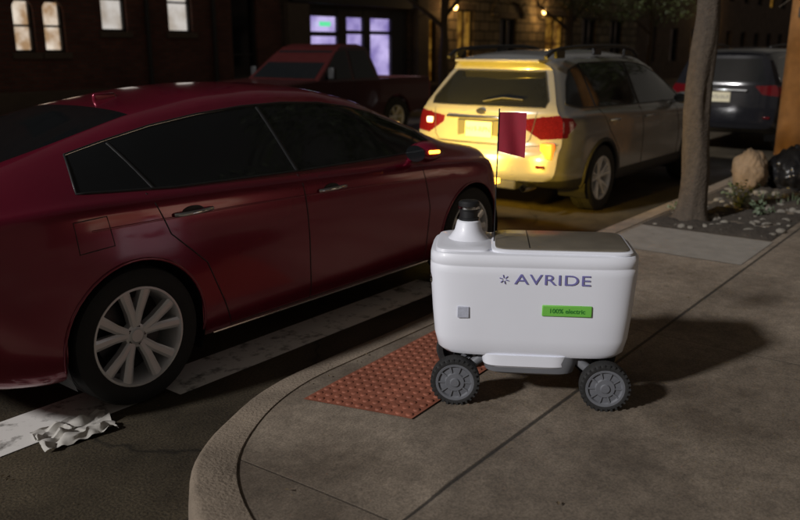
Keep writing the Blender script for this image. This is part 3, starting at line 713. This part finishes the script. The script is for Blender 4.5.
# pale slab and tree pit
quadsheet('pavement_slab',2.05,-1.32,2.95,-.22,.124,M['newconc'])
V=[];F=[]
nx_,ny_=52,22
for i in range(nx_+1):
    for j in range(ny_+1):
        x=2.98+2.6*i/nx_; y=-.2-1.1*j/ny_; ed=min(i,nx_-i,j,ny_-j)
        V.append((x,y,.124+(0 if ed==0 else .03*random.random()+.03*math.sin(i*.4)*math.sin(j*.6)**2)))
for i in range(nx_):
    for j in range(ny_): a=i*(ny_+1)+j; F.append((a,a+1,a+ny_+2,a+ny_+1))
mesh('tree_pit_soil',V,F,M['soil'],None,True,60)
def rocks(name,n,x0,x1,y0,y1,smin,smax,mat,z=.13):
    V=[];F=[]
    ico=bmesh.new(); bmesh.ops.create_icosphere(ico,subdivisions=2,radius=1)
    iv=np.array([v.co[:] for v in ico.verts]); fi=[[v.index for v in f.verts] for f in ico.faces]; ico.free()
    for _ in range(n):
        s=rng.uniform(smin,smax); p=iv.copy(); d=rng.normal(size=(4,3)); 
        for q in d: p*= (1-.18*np.clip(iv@(q/np.linalg.norm(q)),0,1)[:,None]*rng.uniform(.5,2))
        p=p*s*np.array([rng.uniform(.8,1.4),rng.uniform(.7,1.2),rng.uniform(.4,.7)])
        a=rng.uniform(0,6.3); c,si=math.cos(a),math.sin(a); p=np.c_[p[:,0]*c-p[:,1]*si,p[:,0]*si+p[:,1]*c,p[:,2]]
        p+=np.array([rng.uniform(x0,x1),rng.uniform(y0,y1),z+s*.15]); b=len(V); V.extend(map(tuple,p)); F.extend([[b+k for k in f] for f in fi])
    return mesh(name,V,F,mat,None,True,30)
rocks('rocks',170,3.0,5.5,-1.28,-.25,.012,.055,M['rock'])
def blades(name,cx,cy,r,n,h,mat,z=.13,wd=.012):
    V=[];F=[]
    for _ in range(n):
        a=rng.uniform(0,6.3);rr=r*math.sqrt(rng.uniform());x=cx+rr*math.cos(a);y=cy+rr*math.sin(a);H=h*rng.uniform(.4,1)
        t=rng.uniform(0,6.3);l=rng.uniform(.1,.6)*H;b=len(V);wx,wy=-math.sin(t)*wd,math.cos(t)*wd
        for k,f in ((0,.6),(.5,1),(1,.1)):
            px=x+math.cos(t)*l*k*k;py=y+math.sin(t)*l*k*k;V+= [(px-wx*f,py-wy*f,z+H*k),(px+wx*f,py+wy*f,z+H*k)]
        F+=[(b,b+1,b+3,b+2),(b+2,b+3,b+5,b+4)]
    return mesh(name,V,F,mat)
def weed(name,cx,cy,n,h,spread):
    V=[];F=[]
    for _ in range(n):
        t=rng.uniform(0,6.3); L=h*rng.uniform(.5,1.1); lean=rng.uniform(.1,.9)*spread
        for q in range(9):
            k=(q+1)/9; px=cx+math.cos(t)*lean*k+rng.normal()*.012; py=cy+math.sin(t)*lean*k+rng.normal()*.012; pz=.13+L*k*(1-.3*k*lean/spread)
            u=rng.normal(size=3);u/=np.linalg.norm(u);v=np.cross(u,rng.normal(size=3));v/=np.linalg.norm(v);s=.022*rng.uniform(.5,1.2);p=np.array([px,py,pz]);b=len(V)
            V.extend([tuple(p-u*s),tuple(p+v*s*.5),tuple(p+u*s),tuple(p-v*s*.5)]);F.append((b,b+1,b+2,b+3))
    return mesh(name,V,F,M['leaf_pale'])
weed('weeds',4.25,-.68,34,.28,.22)
weed('weeds',4.0,-.95,14,.15,.18)
weed('weeds',3.65,-.32,12,.11,.2)
blades('weeds',4.9,-1.0,.3,50,.12,M['leaf_pale'],wd=.006)

# ---------------------------------------------------------------- trees
def leafmass(name,clumps,mat,par,size=.05):
    V=[];F=[]
    for (cx,cy,cz,rx,rz,n) in clumps:
        d=rng.normal(size=(n,3)); d/=np.linalg.norm(d,axis=1)[:,None]; rad=rng.uniform(.15,1,size=n)**.5
        P=d*rad[:,None]*np.array([rx,rx,rz])+np.array([cx,cy,cz])
        for p in P:
            s=size*rng.uniform(.6,1.3); u=rng.normal(size=3);u/=np.linalg.norm(u); v=np.cross(u,rng.normal(size=3));v/=np.linalg.norm(v)
            b=len(V); V+= [tuple(p-u*s),tuple(p+v*s*.5),tuple(p+u*s),tuple(p-v*s*.5)]; F.append((b,b+1,b+2,b+3))
    return mesh(name,V,F,mat,par)
def limb(name,pts,r0,r1,par,seg=12,flare=False):
    P=[Vector(p) for p in pts]; dense=[]
    for k in range(len(P)-1):
        for t in range(8 if flare else 4): dense.append(P[k].lerp(P[k+1],t/(8 if flare else 4)))
    dense.append(P[-1])
    for _ in range(3): dense=[dense[0]]+[(dense[k-1]+dense[k]*2+dense[k+1])/4 for k in range(1,len(dense)-1)]+[dense[-1]]
    V=[];F=[];n=len(dense)
    for k,p in enumerate(dense):
        t=(dense[min(n-1,k+1)]-dense[max(0,k-1)]).normalized(); a=t.cross(Vector((0,1,0))).normalized(); b=t.cross(a)
        f=k/(n-1); r=r0+(r1-r0)*f
        if flare: r*=1+.5*math.exp(-k*.7)
        for q in range(seg):
            an=2*math.pi*q/seg; nn=noise.noise(Vector((math.cos(an)*1.6,math.sin(an)*1.6,p.z*1.8)))
            rr=r*(1+.22*nn+.07*math.sin(7*an-k*.2)+.03*random.uniform(-1,1)); V.append(p+a*rr*math.cos(an)+b*rr*math.sin(an))
    for k in range(n-1):
        for q in range(seg): F.append((k*seg+q,k*seg+(q+1)%seg,(k+1)*seg+(q+1)%seg,(k+1)*seg+q))
    return mesh(name,V,F,M['bark'],par,True,70)
def tree(x,y,clumps,r=.12,H=3.0):
    E=empty('street_tree',(x,y,.11))
    limb('trunk',[(0,0,0),(.02,-.01,.5),(-.01,.03,1.1),(.03,.0,1.7),(.05,.04,2.3),(.02,.02,H)],r,r*.7,E,28,True)
    limb('limb',[(.04,.03,2.1),(-.3,.35,2.5),(-.8,.8,2.9),(-1.2,1.0,3.6)],r*.5,r*.15,E)
    limb('limb',[(.04,.03,2.4),(.5,-.3,3.0),(1.0,-.5,3.8)],r*.5,r*.15,E)
    limb('limb',[(.02,.02,H-.1),(.1,.3,H+.8),(-.1,.5,H+2)],r*.6,r*.15,E)
    limb('twig',[(-.3,.35,2.5),(-.5,.65,2.35),(-.75,.9,2.1)],.02,.006,E,6)
    leafmass('crown',clumps,M['leaf'],E)
tree(3.39,-.49,[(0,.2,4.6,1.5,1.0,2600),(-1.1,1.0,3.7,.9,.6,1400),(1.0,-.5,3.9,.9,.7,1200),(-.5,1.0,2.35,.35,.25,320),(-1.0,.9,2.45,.4,.28,300),(-.2,1.6,2.5,.5,.33,380),(.2,.9,2.25,.28,.22,160)],.12)
tree(9.3,-.7,[(0,.2,4.4,1.6,1.1,1800),(-1.0,.8,3.4,.9,.6,900),(-.6,.2,2.75,.8,.45,600),(.6,.9,2.8,.8,.5,500),(1.0,-.5,3.7,.9,.7,800)],.11)
tree(15,10.4,[(0,.2,4.9,1.8,1.1,1600),(-1.2,-1.0,3.9,1,.7,900),(0,-1.2,3.5,.9,.5,500)],.13)
tree(22.5,10.3,[(0,.2,4.6,1.8,1.3,1600),(-1.2,-1.0,3.4,1.2,.9,1100),(.8,-1.2,3.0,1.2,.7,800)],.13)
tree(30,10.3,[(0,.2,4.6,2.2,1.5,1400),(-1.2,-1.0,3.4,1.4,1,1000)],.13)

# ---------------------------------------------------------------- pole, bags
E=empty('utility_pole',(6.98,-.50,.11))
lathe('pole',[(0,.185),(.4,.178),(2,.17),(5,.155),(9,.13),(9.02,.10)],M['wood'],E,axis='z',seg=28)
box('pole_tag',(-.19,-.05,1.9),(-.17,.05,2.02),M['alloy_dark'],E,.003)
box('cross_arm',(-.05,-1.1,8.2),(.05,1.1,8.32),M['wood'],E,.01)
def bag(name,x,y,z,rx,ry,rz,mat,seed,pinch=.75,amp=1.0):
    bm=bmesh.new(); bmesh.ops.create_icosphere(bm,subdivisions=5,radius=1)
    for v in bm.verts:
        p=v.co.copy(); nn=noise.noise(p*1.6+Vector((seed,0,0)))*.28*amp+abs(noise.noise(p*3.5+Vector((seed,3,0))))*.22*amp+abs(noise.noise(p*8+Vector((seed,7,0))))*.07*amp
        p*=1+nn
        if p.z>.45: k=(p.z-.45); p.x*=1-pinch*min(1,k*1.3); p.y*=1-pinch*min(1,k*1.3); p.z+=k*.35*pinch
        p.z=max(p.z,-.75); v.co=Vector((p.x*rx,p.y*ry,(p.z+.75)*rz))
    me=bpy.data.meshes.new(name); bm.to_mesh(me); bm.free(); me.materials.append(mat); o=link(name,me,None,True,80); o.location=(x,y,z); return o
bag('paper_bag',5.55,-.42,.12,.20,.18,.25,M['bag_tan'],2,.35,.6)
bag('trash_bag',5.95,-.80,.12,.30,.28,.24,M['bag_black'],5,.5)
bag('trash_bag',6.30,-1.15,.12,.30,.28,.22,M['bag_black'],9,.5)

# ---------------------------------------------------------------- delivery robot
def robot():
    E=empty('delivery_robot',(-.82,-1.157,.118),R(121.9)); W=M['robot_white']
    def sq(hx,hy,x0,z,n=72,p=5.0):
        out=[]
        for k in range(n):
            a=2*math.pi*k/n; c,s=math.cos(a),math.sin(a)
            out.append((x0+hx*math.copysign(abs(c)**(2/p),c),hy*math.copysign(abs(s)**(2/p),s),z))
        return out
    def loft(name,lv,mat,p=5.0,ang=40):
        V=[];F=[];n=72
        for l in lv: V+=sq(l[0],l[1],l[2],l[3],n,p)
        for k in range(len(lv)-1):
            for q in range(n): F.append((k*n+q,k*n+(q+1)%n,(k+1)*n+(q+1)%n,(k+1)*n+q))
        F.append(tuple(range(n))[::-1]); F.append(tuple((len(lv)-1)*n+q for q in range(n)))
        return mesh(name,V,F,mat,E,True,ang)
    loft('shell',[(.30,.15,.0,.222),(.385,.195,.0,.228),(.41,.208,.0,.25),(.425,.214,0,.31),(.435,.218,0,.42),(.443,.221,0,.54),(.447,.223,0,.60),(.447,.223,0,.628),(.444,.2205,0,.633),(.444,.2205,0,.637),(.447,.223,0,.642),(.446,.222,0,.672),(.438,.215,0,.686),(.42,.20,0,.692)],W,6)
    loft('skirt',[(.17,.17,.0,.135),(.20,.195,0,.15),(.215,.205,0,.20),(.215,.205,0,.23)],M['robot_grey'],6)
    loft('skirt_cover',[(.165,.19,.02,.165),(.19,.209,.02,.185),(.20,.212,.02,.235)],W,7)
    loft('lid_rim',[(.300,.197,-.118,.690),(.300,.197,-.118,.700),(.294,.192,-.118,.705)],W,10)
    loft('lid',[(.284,.180,-.118,.7045),(.284,.180,-.118,.709),(.276,.174,-.118,.712)],M['lid'],10)
    tube('lid_seam',[(.02,-.174,.7125),(.02,.174,.7125)],.0018,M['black'],E)
    loft('front_deck',[(.125,.19,.30,.688),(.12,.185,.30,.700),(.10,.165,.30,.707)],W,6)
    lathe('mast_base',[(.70,.098),(.715,.082),(.745,.062),(.785,.052),(.79,.045)],W,E,axis='z',seg=36,cen=(.285,-.02,0))
    lathe('lidar',[(.788,.001),(.788,.044),(.80,.046),(.802,.040),(.835,.040),(.837,.046),(.868,.047),(.876,.040),(.878,.001)],M['black'],E,axis='z',seg=36,cen=(.285,-.02,0))
    lathe('lidar_band',[(.842,.0475),(.848,.0480),(.854,.0475)],M['chrome'],E,axis='z',seg=36,cen=(.285,-.02,0))
    tube('flag_pole',[(.17,.03,.69),(.168,.03,.95),(.164,.03,1.285)],.0028,M['black'],E)
    V=[];F=[]
    for i in range(9):
        for j in range(9):
            u=i/8;v=j/8; V.append((.164-.115*u,.03+.018*math.sin(u*6+v*2)*u,1.105+.165*v-.03*u*(1-v)))
    for i in range(8):
        for j in range(8): a=i*9+j; F.append((a,a+1,a+10,a+9))
    mesh('flag',V,F,M['flag'],E,True,80)
    for s in (1,-1):
        rz=R(180) if s>0 else 0
        text('lettering','AVRIDE',.064,M['ink'],E,(-.078,s*.2252,.585),(R(90),0,rz),bold=0,sx=1.42,sp=1.06)
        for k in range(6):
            a=k*math.pi/3+.3
            tube('logo_ray',[(.125+.007*math.cos(a),s*.2250,.585+.007*math.sin(a)),(.125+.020*math.cos(a),s*.2250,.585+.020*math.sin(a))],.0020,M['ink'],E)
        box('green_label',(-.25,min(s*.215,s*.2242),.425),(-.04,max(s*.215,s*.2242),.475),M['green'],E,.004)
        text('label_text','100% electric',.028,M['green_ink'],E,(-.145,s*.2248,.450),(R(90),0,rz),bold=.0004)
        box('square_sticker',(.27,min(s*.21,s*.2215),.405),(.32,max(s*.21,s*.2215),.455),M['sticker'],E,.002)
        for x in (.325,-.325):
            e=bpy.data.objects.new('wheel',None); scene.collection.objects.link(e); e.parent=E; e.location=(x,s*.20,.108); e.rotation_euler=(0,0,0 if s>0 else math.pi)
            lathe('tyre',[(-.035,.075),(-.037,.098),(-.030,.106),(-.02,.108),(.02,.108),(.030,.106),(.037,.099),(.038,.088),(.034,.080)],M['rubber'],e,seg=48)
            lathe('hub',[(.033,.088),(.037,.084),(.036,.074),(.028,.068),(.030,.045),(.036,.040),(.036,.022),(.042,.018),(.042,.001)],M['robot_wheel'],e,seg=48)
            V=[];F=[]
            for k in range(30):
                a=2*math.pi*k/30
                for r in (.092,.1085):
                    for da in (-.045,.045):
                        for o in (.028,.0385): V.append((r*math.cos(a+da),o,r*math.sin(a+da)))
                b=len(V)-8; F+=[(b+1,b+3,b+7,b+5),(b,b+1,b+5,b+4),(b+2,b+6,b+7,b+3),(b+4,b+5,b+7,b+6)]
            mesh('tread_blocks',V,F,M['rubber'],e)
            V=[];F=[]
            for k in range(10):
                a=2*math.pi*k/10
                for r,w_ in ((.040,.05),(.072,.035)):
                    for da in (-w_*1.6,w_*1.6): V.append((r*math.cos(a+da),.0345,r*math.sin(a+da)))
                b=len(V)-4; F.append((b,b+1,b+3,b+2))
            mesh('hub_ribs',V,F,M['robot_wheel'],e)
            tube('wheel_arm',[(x,s*.15,.11),(x-math.copysign(.10,x),s*.15,.19),(x-math.copysign(.14,x),s*.12,.23)],.022,M['robot_grey'],E)
            lathe('axle',[(s*.10,.02),(s*.19,.02)],M['robot_grey'],E,axis='y',seg=16,cen=(x,0,.108))
    for y in (-.13,.13):
        lathe('head_lamp',[(.440,.001),(.440,.02),(.43,.028)],M['chrome'],E,axis='x',seg=20,cen=(0.004,y,.56))
    box('front_screen',(.425,-.07,.50),(.4445,.07,.60),M['black'],E,.004)
robot()

# ---------------------------------------------------------------- buildings (front at y = 12.6)
Y=12.6
def wallholes(name,x0,x1,z0,z1,holes,mat,par,y=Y,th=.3):
    xs=sorted(set([x0,x1]+[h[0] for h in holes]+[h[1] for h in holes])); zs=sorted(set([z0,z1]+[h[2] for h in holes]+[h[3] for h in holes]))
    V=[];F=[]
    def q(a,b,c,d): n=len(V); V.extend([a,b,c,d]); F.append((n,n+1,n+2,n+3))
    for i in range(len(xs)-1):
        for j in range(len(zs)-1):
            cx=(xs[i]+xs[i+1])/2;cz=(zs[j]+zs[j+1])/2
            if any(h[0]<cx<h[1] and h[2]<cz<h[3] for h in holes): continue
            q((xs[i],y,zs[j]),(xs[i+1],y,zs[j]),(xs[i+1],y,zs[j+1]),(xs[i],y,zs[j+1]))
    for h in holes:
        a,b,c,d=h[:4]
        q((a,y,c),(a,y+th,c),(a,y+th,d),(a,y,d)); q((b,y,c),(b,y,d),(b,y+th,d),(b,y+th,c)); q((a,y,c),(b,y,c),(b,y+th,c),(a,y+th,c)); q((a,y,d),(a,y+th,d),(b,y+th,d),(b,y,d))
    return mesh(name,V,F,mat,par)
def shellrest(par,x0,x1,z1,mat,depth=12,Y=Y):
    V=[(x0,Y,0),(x0,Y+depth,0),(x0,Y+depth,z1),(x0,Y,z1),(x1,Y,0),(x1,Y+depth,0),(x1,Y+depth,z1),(x1,Y,z1)]
    mesh('side_walls_roof',V,[(0,1,2,3),(4,7,6,5),(1,5,6,2),(3,2,6,7)],mat,par)
def window(par,h,pane,frame,mx=1,mz=1,y=Y,sill=True):
    a,b,c,d=h[:4]; f=.05
    mesh('pane',[(a,y+.16,c),(b,y+.16,c),(b,y+.16,d),(a,y+.16,d)],[(0,1,2,3)],pane,par)
    box('frame_l',(a,y+.08,c),(a+f,y+.155,d),frame,par); box('frame_r',(b-f,y+.08,c),(b,y+.155,d),frame,par)
    box('frame_b',(a+f,y+.082,c),(b-f,y+.153,c+f),frame,par); box('frame_t',(a+f,y+.082,d-f),(b-f,y+.153,d),frame,par)
    for k in range(1,mx): x=a+(b-a)*k/mx; box('mullion',(x-.02,y+.09,c+f),(x+.02,y+.15,d-f),frame,par)
    for k in range(1,mz):
        z=c+(d-c)*k/mz; box('transom',(a+f,y+.1,z-.02),(b-f,y+.148,z+.02),frame,par)
    if sill: box('sill',(a-.08,y-.06,c-.12),(b+.08,y+.078,c-.002),M['stone_trim'],par,.01); box('lintel',(a-.10,y-.03,d+.002),(b+.10,y+.078,d+.20),M['stone_trim'],par,.01)
def archtop(par,h,mat,y=Y,rise=.22):
    a,b,c,d=h[:4]; cx=(a+b)/2; hw=(b-a)/2
    for s in (-1,1):
        pts=[(cx+s*hw,d-rise)]+[(cx+s*hw*math.cos(t),d-rise+rise*math.sin(t)) for t in np.linspace(.15,math.pi/2,8)]+[(cx+s*hw,d)]
        prism('arch_spandrel',pts,y+.003,y+.078,mat,par)
dark=M['glass']
Bd=empty('added_reflection_building')
hs=[];spec=[]
def addw(h,pane,mx=1,mz=2): hs.append(h); spec.append((h,pane,mx,mz))
addw((-1.6,-.7,1.4,3.0),dark); addw((.4,1.3,1.4,3.0),dark); addw((2.2,2.9,1.5,3.0),dark)
addw((3.98,4.40,1.58,2.58),M['pane_warm'],1,2); addw((4.58,5.02,1.58,2.58),M['pane_warm'],1,2)
addw((5.85,6.45,2.0,3.3),M['pane_white'],1,2); addw((7.50,8.15,2.0,3.3),M['pane_white'],1,2)
addw((9.3,10.1,.12,2.9),dark,1,2)
for z in (4.8,7.8):
    for x in (-1.6,.6,2.6,4.6,6.6,8.6): addw((x,x+.9,z,z+1.6),dark)
wallholes('front_wall',-3,10.9,0,10.5,hs,M['brick'],Bd)
for s in spec: window(Bd,s[0],s[1],M['frame'],s[2],s[3])
for s in spec[3:5]: archtop(Bd,s[0],M['brick'])
shellrest(Bd,-3,10.9,10.5,M['brick'])
box('cornice',(-3.1,Y-.35,10.2),(10.9,Y-.003,10.7),M['stone_trim'],Bd,.02)
box('water_table',(-3.02,Y-.08,.12),(9.28,Y-.003,.85),M['stone_trim'],Bd,.02)
for x in (6.9,8.7): tube('downpipe',[(x,Y-.08,.12),(x,Y-.08,10)],.05,M['frame'],Bd)
# storefront
S=empty('added_fill_storefront')
O=.45
door=(11.5+O,15.8+O,.12,2.75)
hs=[door,(17.2,17.7,.6,2.6)]+[(11.6,12.6,4.6,6.4),(13.3,14.3,4.6,6.4),(15.0,16.0,4.6,6.4),(16.7,17.5,4.6,6.4)]
wallholes('front_wall',10.9,17.9,0,10.0,hs,M['brick2'],S)
shellrest(S,10.9,17.9,10.0,M['brick2'])
for h in hs[2:]: window(S,h,dark,M['frame'],1,2)
window(S,hs[1],M['pane_amber'],M['frame'],1,2)
fm=M['frame']; yy=Y+.12
mesh('shop_panes',[(11.5+O,yy+.06,.12),(15.8+O,yy+.06,.12),(15.8+O,yy+.06,2.75),(11.5+O,yy+.06,2.75)],[(0,1,2,3)],M['pane_purple'],S)
for a,b in ((11.5,11.62),(12.68,13.05),(13.78,14.08),(15.05,15.2),(15.68,15.8)): box('shop_mullion',(a+O,yy-.05,.12),(b+O,yy+.055,2.75),fm,S,.01)
for z0,z1 in ((.122,.7),(1.98,2.1),(2.5,2.748)): box('shop_rail',(11.63+O,yy-.04,z0),(12.67+O,yy+.05,z1),fm,S)
for z0,z1 in ((.122,.4),(2.05,2.15),(2.5,2.748)): box('shop_rail',(13.06+O,yy-.04,z0),(13.77+O,yy+.05,z1),fm,S)
for z0,z1 in ((.122,.55),(2.05,2.15),(2.5,2.748)): box('shop_rail',(14.09+O,yy-.04,z0),(15.04+O,yy+.05,z1),fm,S)
box('shop_side_panel',(15.21+O,yy-.04,.122),(15.67+O,yy+.05,2.748),fm,S)
box('exit_sign',(11.95+O,yy-.06,2.24),(12.38+O,yy-.045,2.36),M['exit'],S)
box('fascia',(11.2,Y-.18,2.80),(16.4,Y-.003,3.4),M['frame'],S,.02)
box('pilaster',(16.45,Y-.22,.12),(17.05,Y-.003,3.4),M['stone_trim'],S,.03)
box('pilaster',(11.0,Y-.22,.12),(11.75,Y-.003,2.78),M['stone_trim'],S,.03)
# stone building with arches
T=empty('stone_building')
hs=[(18.9,19.9,.12,2.9),(21.6,22.8,.8,2.7),(25.0,26.6,.8,2.9),(28.2,29.6,.8,2.9),(31,32.4,.8,2.9)]
up=[(x,x+1.2,4.8,6.8) for x in (18.7,21.6,25.2,28.2,31)]
wallholes('front_wall',17.9,34,0,11,hs+up,M['stone'],T,th=.45)
shellrest(T,17.9,34,11,M['stone'])
for h,p in zip(hs,(M['pane_amber'],dark,M['pane_amber'],dark,dark)): window(T,h,p,M['frame'],2,2)
for h in up: window(T,h,dark,M['frame'],1,2)
for cx,hw_ in ((22.2,.9),(25.8,1.05),(28.9,1.0)):
    n_=9
    for k in range(n_):
        a0=math.pi*k/n_+.02;a1=math.pi*(k+1)/n_-.02; r0,r1=hw_,hw_+.38
        prism('arch_stone',[(cx+r0*math.cos(a0),2.75+r0*math.sin(a0)*.6),(cx+r1*math.cos(a0),2.75+r1*math.sin(a0)*.7),(cx+r1*math.cos(a1),2.75+r1*math.sin(a1)*.7),(cx+r0*math.cos(a1),2.75+r0*math.sin(a1)*.6)],Y-.12,Y-.004,M['stone'],T,bev=.015)
box('stoop',(20.2,Y-1.6,.12),(21.2,Y-.004,1.1),M['stone'],T,.03)
box('stoop_wall',(23.2,Y-1.8,.12),(23.7,Y-.004,1.6),M['stone'],T,.03)
for k in range(4): box('step',(21.22,Y-1.6+k*.35,.12),(23.18,Y-.006,.12+.2*(k+1)-.003*k),M['stone'],T,.01)
# far row
U=empty('apartment_building')
hs=[(x,x+1.1,z,z+1.7) for z in (1.0,4.4,7.4) for x in np.arange(35.5,88,3.1)]
wallholes('front_wall',34,90,0,10.5,hs,M['brick2'],U)
shellrest(U,34,90,10.5,M['brick2'])
for k,h in enumerate(hs): window(U,h,M['pane_amber'] if k%7==3 else dark,M['frame'],1,2,sill=False)
Z_=empty('added_reflection_building')
box('main_wall',(92,-30,0),(104,30,14),M['brick2'],Z_)
for y in np.arange(-27,27,3.2):
    for z in (1.2,4.6,8.0):
        mesh('pane',[(91.98,y,z),(91.98,y+1.2,z),(91.98,y+1.2,z+1.8),(91.98,y,z+1.8)],[(0,3,2,1)],M['pane_amber'] if rng.uniform()<.12 else dark,Z_)
        box('sill',(91.8,y-.1,z-.15),(91.998,y+1.3,z-.01),M['stone_trim'],Z_)
# unseen building rows with glowing windows, added for fill and car-paint reflections
def row(name,loc,rz,L,H,mat,shops,ups):
    E=empty(name,loc,rz)
    hs=[s[:4] for s in shops]+ups
    wallholes('front_wall',0,L,0,H,hs,mat,E,y=0)
    shellrest(E,0,L,H,mat,12,Y=0)
    for s in shops: window(E,s[:4],s[4],M['frame'],3,1,y=0,sill=False)
    for h in ups: window(E,h,dark,M['frame'],1,2,y=0)
    box('cornice',(-.05,-.3,H-.4),(L+.05,-.003,H+.1),M['stone_trim'],E,.02)
    for s in shops: box('shop_fascia',(s[0]-.2,-.14,s[3]+.05),(s[1]+.2,-.003,s[3]+.6),M['frame'],E,.01)
    return E
row('added_fill_storefront',(28,-6.2,.0),math.pi,28,7.5,M['brick2'],  # out of view; lit windows added as warm fill and sedan reflections
    [(1.5,4.5,.7,2.8,dark),(6.5,9.5,.7,2.8,M['pane_amber']),(12,14.5,.7,2.8,dark),(16.5,19.5,.7,2.8,M['pane_added_fill']),(21.2,22.2,.12,2.8,dark),(23.4,26.6,.7,2.8,M['pane_added_fill'])],
    [(x,x+1.1,4.2,5.9) for x in (2,5.2,8.4,11.6,14.8,18,21.2,24.4)])
row('added_reflection_building',(-17.5,-16,.0),math.pi/2,34,5.6,M['brick'],  # out of view; added to darken horizon reflections and put window glow in paint
    [(3,6,.7,2.6,dark),(8.5,11,.7,2.6,M['pane_added_fill']),(13.5,16.5,.7,2.6,dark),(19,21.5,.7,2.6,M['pane_warm']),(24,27,.7,2.6,dark)],
    [(x,x+1.0,3.7,5.0) for x in (3,7,11,15,19,23,27)])
def lantern(x,y,z,e=40):
    E=empty('wall_lantern',(x,y,z))
    lathe('globe',[(-.10,.02),(-.08,.05),(0,.07),(.08,.05),(.10,.02)],M['lamp_warm'],E,axis='z',seg=20)
    lathe('cap',[(.10,.09),(.13,.05),(.16,.01)],M['black'],E,axis='z',seg=20)
    tube('bracket',[(0,.02,.14),(0,.12,.16),(0,.28,.06)],.012,M['black'],E)
    l=bpy.data.lights.new('lantern_light','POINT'); l.energy=e; l.color=(1,.58,.2); l.shadow_soft_size=.1
    o=bpy.data.objects.new('lantern_light',l); scene.collection.objects.link(o); o.parent=E; o.location=(0,-.2,0)
lantern(18.35,Y-.28,2.95,22); lantern(24.3,Y-.28,3.0,26); lantern(45,Y-.28,3.4,40)

# ---------------------------------------------------------------- camera and light
cam=bpy.data.cameras.new('camera'); co=bpy.data.objects.new('camera',cam); scene.collection.objects.link(co)
co.location=(-3.92,-2.83,1.65); cam.lens=36; cam.sensor_width=36; cam.clip_end=1000; cam.clip_start=.05
co.rotation_euler=(R(90-14.8),0,R(38-90)); scene.camera=co
cam.dof.use_dof=True; cam.dof.focus_distance=3.6; cam.dof.aperture_fstop=2.0
az=math.atan2(.26,-.966); el=R(28)
sun=bpy.data.lights.new('sun','SUN'); sun.energy=2.65; sun.angle=R(4); sun.color=(1,.975,.97)
so=bpy.data.objects.new('sun',sun); scene.collection.objects.link(so)
d=Vector((math.cos(az)*math.cos(el),math.sin(az)*math.cos(el),math.sin(el))); so.rotation_euler=d.to_track_quat('Z','Y').to_euler()
w=bpy.data.worlds.new('World'); scene.world=w; w.use_nodes=True; nt=w.node_tree
sky=nt.nodes.new('ShaderNodeTexSky'); sky.sky_type='NISHITA'; sky.sun_disc=False; sky.sun_elevation=el; sky.sun_rotation=math.pi/2-az
hs_=nt.nodes.new('ShaderNodeHueSaturation'); hs_.inputs['Saturation'].default_value=.3
mw=nt.nodes.new('ShaderNodeMix'); mw.data_type='RGBA'; mw.blend_type='MULTIPLY'; mw.inputs[0].default_value=1; mw.inputs[7].default_value=(1,.84,.66,1)
nt.links.new(sky.outputs[0],hs_.inputs['Color']); nt.links.new(hs_.outputs[0],mw.inputs[6]); nt.links.new(mw.outputs[2],nt.nodes['Background'].inputs['Color'])
nt.nodes['Background'].inputs['Strength'].default_value=.020
scene.view_settings.view_transform='Standard'; scene.view_settings.look='None'; scene.view_settings.exposure=0
